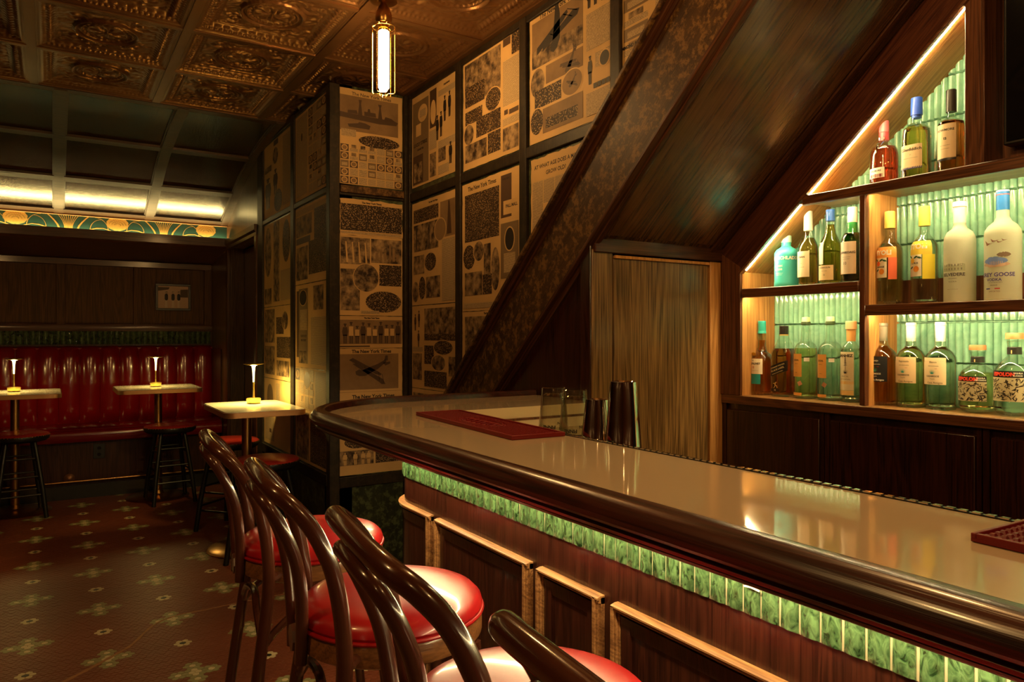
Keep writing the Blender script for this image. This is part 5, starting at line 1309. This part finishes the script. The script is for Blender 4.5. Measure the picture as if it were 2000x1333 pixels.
page('C', cx0, cx1, 1.252, 1.428, 'page with a row of ten workmen in caps on the corner column', nyt(.94, .010)+[('sky', .0, .12, .99, .88), ('poly', 'ink_brown', ppl, 'printed_men'), ('poly', 'paper', shirts, 'printed_shirts'), ('ink', .0, .03, .47, .075)])
pl = [[(.14,.78),(.20,.82),(.60,.55),(.66,.50),(.64,.47),(.56,.50)], [(.20,.70),(.24,.72),(.68,.40),(.72,.30),(.66,.30),(.60,.36)], [(.24,.56),(.30,.60),(.34,.58),(.60,.70),(.72,.78),(.74,.74),(.60,.60),(.40,.47),(.30,.47),(.25,.50)], [(.68,.72),(.80,.74),(.80,.70),(.72,.66)], [(.70,.76),(.72,.86),(.76,.86),(.76,.76)],
      [(.17,.80),(.175,.80),(.215,.70),(.21,.70)], [(.60,.54),(.61,.54),(.63,.38),(.62,.38)], [(.66,.50),(.67,.50),(.70,.33),(.69,.33)], [(.38,.66),(.39,.66),(.41,.52),(.40,.52)]]
page('C', cx0, cx1, .962, 1.249, 'page with one large flying biplane between two paper names on the corner column', nyt(.945, .026)+[('sky', .0, .21, .935, .895), ('poly', 'ink_brown', pl, 'printed_biplane'), ('line', 0, .165, .98, .165), ('head', NYT, .53, .075, .028, .001)])
page('C', cx0, cx1, .780, .958, 'page with a festive street crowd and flags, partly behind the bar rail', [('crowd', .0, .02, .99, .62), ('scene', .0, .62, .99, .98), ('oval', 'paper', .30, .72, .12, .03), ('poly', 'paper', [[(.88,.45),(.93,.45),(.96,.85),(.91,.85)]])])
page('C', cx0, cx1, .556, .777, 'lowest corner page with soldiers and a crowd, seen under the bar rail', [('blank', 0, 0, 1, 1), ('oval', 'crowd', .27, .80, .20, .15), ('scene', .0, .24, .53, .60), ('crowd', .56, .24, .99, .60), ('poly', 'paper', [q for x in (.08,.24,.36,.45) for q in person(x, .25, .32, .028)[:4]], 'printed_soldiers')])
# ---- right wall, upper row
FEM = [q for x, y in ((.60,.40),(.68,.42),(.76,.56),(.86,.58)) for q in person(x, y, .26, .026)]
page('R', 3.765, 3.232, 2.150, 2.655, 'cigarette advert page with standing men in coats, first page right of the corner', [('shade', .02, .02, .40, .93), ('oval', 'paper', .26, .78, .10, .085), ('text', .19, .74, .33, .82), ('blank', .10, .55, .22, .68), ('head', 'LUCKY STRIKE', .205, .46, .026, .0012), ('head', 'CIGARETTES', .205, .40, .014, .0006), ('ink', .03, .03, .27, .34), ('scene', .05, .05, .25, .26),
     ('ink', .43, .56, .58, .96), ('oval', 'paper', .505, .72, .05, .12), ('text', .42, .33, .58, .53), ('scene', .43, .04, .57, .29), ('head', 'FASHIONS', .80, .94, .015), ('text', .62, .84, .98, .90), ('poly', 'ink', FEM, 'printed_men'), ('text', .62, .30, .98, .38), ('scene', .62, .16, .78, .30), ('poly', 'ink', person(.88, .10, .22, .03)), ('text', .62, .03, .85, .12)])
page('R', 3.160, 2.640, 2.132, 2.672, 'page with football players and crowds in slanting photographs on the upper right wall', [('scene', .03, .58, .68, .95), ('crowd', .04, .56, .40, .74), ('oval', 'crowd', .55, .52, .13, .095), ('crowd', .04, .40, .36, .52), ('crowd', .25, .25, .68, .42), ('oval', 'scene', .11, .31, .09, .09), ('scene', .04, .06, .44, .22), ('crowd', .46, .06, .68, .24),
     ('ink', .72, .90, .84, .965), ('crowd', .86, .80, .99, .98), ('text', .72, .40, .99, .78), ('ink', .74, .33, .80, .37), ('ink', .82, .32, .97, .36), ('text', .72, .24, .99, .30), ('scene', .72, .03, .97, .22)], torn=.006)
def tf(pts, cx, cy, s_, a):
    c, q = math.cos(a)*s_, math.sin(a)*s_
    return [[(cx+(x-.45)*c-(y-.6)*q, cy+(x-.45)*q+(y-.6)*c) for x, y in p] for p in pts]
page('R', 2.568, 2.030, 2.130, 2.668, 'page with a big biplane over fields and an oval biplane, beside the stair', [('head', NYT, .38, .965, .030, .0008), ('sky', .03, .58, .68, .94), ('scene', .03, .58, .68, .72), ('poly', 'ink', tf(pl, .34, .80, .75, 1.0), 'printed_biplane'), ('sky', .22, .42, .68, .56), ('poly', 'ink_brown', tf(pl, .52, .49, .34, .5), 'printed_biplane'), ('oval', 'scene', .11, .46, .095, .11), ('crowd', .07, .26, .42, .40), ('oval', 'sky', .55, .34, .12, .09), ('poly', 'ink_brown', tf(pl, .55, .34, .20, .3), 'printed_biplane'), ('oval', 'crowd', .10, .16, .085, .10), ('sky', .18, .05, .68, .24), ('crowd', .22, .08, .62, .16),
     ('poly', 'ink', [q for x in (.75,.82,.90) for q in person(x, .80, .15, .02)], 'printed_women'), ('text', .72, .50, .99, .76), ('poly', 'ink', person(.76, .26, .20, .02)), ('text', .82, .36, .99, .46), ('oval', 'ink', .92, .40, .05, .05), ('poly', 'ink', [[(.80+.045*k,.22),(.84+.045*k,.22),(.84+.045*k,.255),(.80+.045*k,.255)] for k in range(4)]), ('text', .72, .04, .99, .20)], torn=.003)
page('R', 1.975, 1.640, 2.200, 2.668, 'page of small text adverts at the top, cut off by the stair stringer', ads(.0, .0, .42, 1, 1, 9, 5)+[('head', 'HAMMOND & GUSTAFSON', .22, .30, .016, .0008), ('oval', 'scene', .75, .80, .20, .15)]+cols(.5, .1, 1, .6, 3))
# ---- right wall, lower rows
page('R', 3.765, 3.232, 1.490, 2.060, 'page with horse race, bridge view and tall monument on the right wall, second row', nyt(.965, .012)+[('crowd', .04, .80, .62, .93), ('sky', .66, .60, .97, .93), ('poly', 'ink_brown', [[(.80,.62),(.90,.62),(.88,.80),(.86,.92),(.83,.92),(.82,.80)]]), ('scene', .04, .52, .62, .78), ('poly', 'ink', [[(.10,.54),(.12,.54),(.12,.76),(.10,.76)], [(.40,.54),(.42,.54),(.42,.76),(.40,.76)]]), ('oval', 'sky', .66, .68, .12, .10), ('scene', .04, .30, .30, .48), ('oval', 'crowd', .44, .40, .13, .085), ('oval', 'scene', .09, .13, .08, .10), ('oval', 'crowd', .25, .16, .08, .11), ('scene', .34, .06, .66, .26), ('text', .70, .02, .97, .58)])
page('R', 3.765, 3.232, 1.030, 1.485, 'page with bathing figures, stadium and hatted woman on the lower right wall', [('poly', 'ink_brown', [q for x, y in ((.08,.70),(.17,.74),(.16,.50)) for q in person(x, y, .20, .022)]), ('scene', .30, .66, .98, .96), ('crowd', .30, .58, .98, .66), ('text', .02, .44, .26, .50), ('scene', .02, .10, .24, .42), ('crowd', .30, .30, .52, .52), ('oval', 'crowd', .72, .50, .20, .08), ('oval', 'scene', .62, .32, .15, .09), ('scene', .84, .18, .98, .40), ('crowd', .30, .03, .80, .22)])
page('R', 3.765, 3.232, .560, 1.026, 'page hidden low behind the bar return on the right wall', [('scene', .03, .5, .97, .95), ('crowd', .03, .05, .97, .45)])
page('R', 3.170, 2.640, 1.440, 2.062, 'page with a great street crowd and large paper name on the right wall', [('head', NYT, .36, .955, .030, .0008), ('crowd', .05, .54, .66, .91), ('ink', .69, .66, .86, .97), ('head', 'THEIR NEW', .77, .94, .012), ('blank', .73, .68, .99, .78), ('head', 'PALL MALL', .86, .74, .020, .0008), ('oval', 'crowd', .13, .42, .11, .095), ('oval', 'scene', .31, .455, .09, .075), ('scene', .40, .15, .52, .50), ('oval', 'scene', .60, .30, .07, .16), ('scene', .05, .12, .37, .30), ('crowd', .38, .12, .54, .27), ('shade', .69, .22, .97, .62), ('oval', 'ink', .83, .50, .07, .08), ('text', .74, .26, .92, .40), ('blank', .69, .08, .97, .20), ('head', 'Radiola', .83, .14, .034, .0012), ('text', .04, .02, .66, .06)], torn=.004)
page('R', 3.170, 2.640, 1.200, 1.436, 'page with a painted battle scene next to the stair stringer', nyt(.955, .012)+[('scene', .05, .14, .72, .90), ('crowd', .75, .5, .98, .9), ('text', .05, .02, .72, .10)])
page('R', 2.560, 2.215, 1.600, 2.062, 'text page asking at what age a man grows old, beside the stringer', [('head', 'AT WHAT AGE DOES A MAN', .52, .92, .0235, .0005), ('head', 'GROW OLD?', .52, .85, .0235, .0005)]+cols(.03, .05, .97, .79, 4)+[('blank', .27, .36, .52, .58), ('poly', 'ink', [[(.30+.024*k,.38),(.316+.024*k,.38),(.316+.024*k,.39+.002*k*k),(.30+.024*k,.39+.002*k*k)] for k in range(8)], 'printed_chart')], torn=.006)
page('R', 2.205, 2.030, 1.790, 2.062, 'narrow dark advert page between the old age article and the stair stringer', [('ink', .04, .10, .62, .97), ('oval', 'paper', .33, .48, .22, .32), ('text', .18, .28, .48, .66), ('light', 'DISSIPATION', .33, .89, .013), ('ink', .70, .30, .97, .95), ('oval', 'sky', .84, .6, .10, .2)])
# ---- side wall, left of the corner post
page('L', 5.270, 4.590, 2.140, 2.640, 'narrow page with oval portraits high on the side wall, farthest left', [('scene', .03, .62, .30, .70), ('oval', 'scene', .45, .78, .10, .11), ('poly', 'ink_brown', person(.16, .12, .42, .10)+person(.45, .25, .35, .07)), ('oval', 'crowd', .55, .16, .15, .15), ('ink', .38, .92, .55, .99), ('text', .72, .05, .97, .95)])
page('L', 4.488, 3.882, 2.140, 2.655, 'page of small adverts high on the side wall next to the corner post', [('text', .03, .04, .40, .97), ('oval', 'ink_brown', .22, .72, .03, .05)]+ads(.44, .02, 1, .98, 4, 9, 21))
page('L', 5.270, 4.590, 1.520, 2.090, 'page with an airship and a tall ship on the side wall, left strip', [('oval', 'scene', .16, .66, .13, .30), ('scene', .38, .05, .60, .99), ('oval', 'crowd', .84, .72, .13, .24), ('scene', .03, .03, .30, .22), ('oval', 'ink_brown', .78, .30, .06, .10), ('text', .64, .05, .98, .40)])
page('L', 5.270, 4.590, 1.030, 1.515, 'page with tall dark photographs, left strip of the side wall above lamp height', [('scene', .04, .50, .42, .97), ('crowd', .48, .62, .75, .85), ('crowd', .50, .30, .98, .58), ('scene', .04, .05, .42, .45), ('oval', 'scene', .80, .80, .10, .12), ('scene', .50, .05, .95, .26)])
page('L', 5.270, 4.590, .575, 1.025, 'pale page glowing in the lamp light beside the near table', [('oval', 'shade', .24, .72, .12, .20), ('text', .48, .50, .62, .95), ('text', .05, .06, .40, .42), ('ink', .22, .18, .30, .24)])
page('L', 4.488, 3.882, 1.630, 2.092, 'page with a night street and marching crowd on the side wall', [('text', .03, .90, .98, .97), ('scene', .03, .62, .55, .88), ('crowd', .62, .50, .98, .90), ('ink', .03, .52, .50, .60), ('crowd', .45, .10, .98, .52), ('scene', .03, .05, .42, .48)])
page('L', 4.488, 3.882, 1.130, 1.625, 'page with a tall advert and text column on the side wall next to the post', [('ink', .04, .12, .12, .93), ('shade', .12, .05, .42, .95), ('oval', 'ink', .26, .84, .12, .09), ('text', .16, .45, .40, .70), ('head', 'NONE SUCH', .28, .38, .020, .0008), ('head', 'MINCE MEAT', .28, .33, .018, .0008), ('scene', .60, .68, .90, .96), ('text', .52, .05, .97, .60), ('scene', .14, .05, .38, .20)])
page('L', 4.488, 3.882, .885, 1.127, 'bright page with small adverts beside the near table lamp', ads(.0, .0, .62, 1, 4, 3, 31)+[('oval', 'shade', .40, .72, .10, .2), ('text', .66, .05, .98, .95)])
page('L', 4.488, 3.882, .572, .882, 'lowest page of dark photographs left of the corner post', [('scene', .04, .05, .45, .95), ('crowd', .50, .05, .97, .95)])
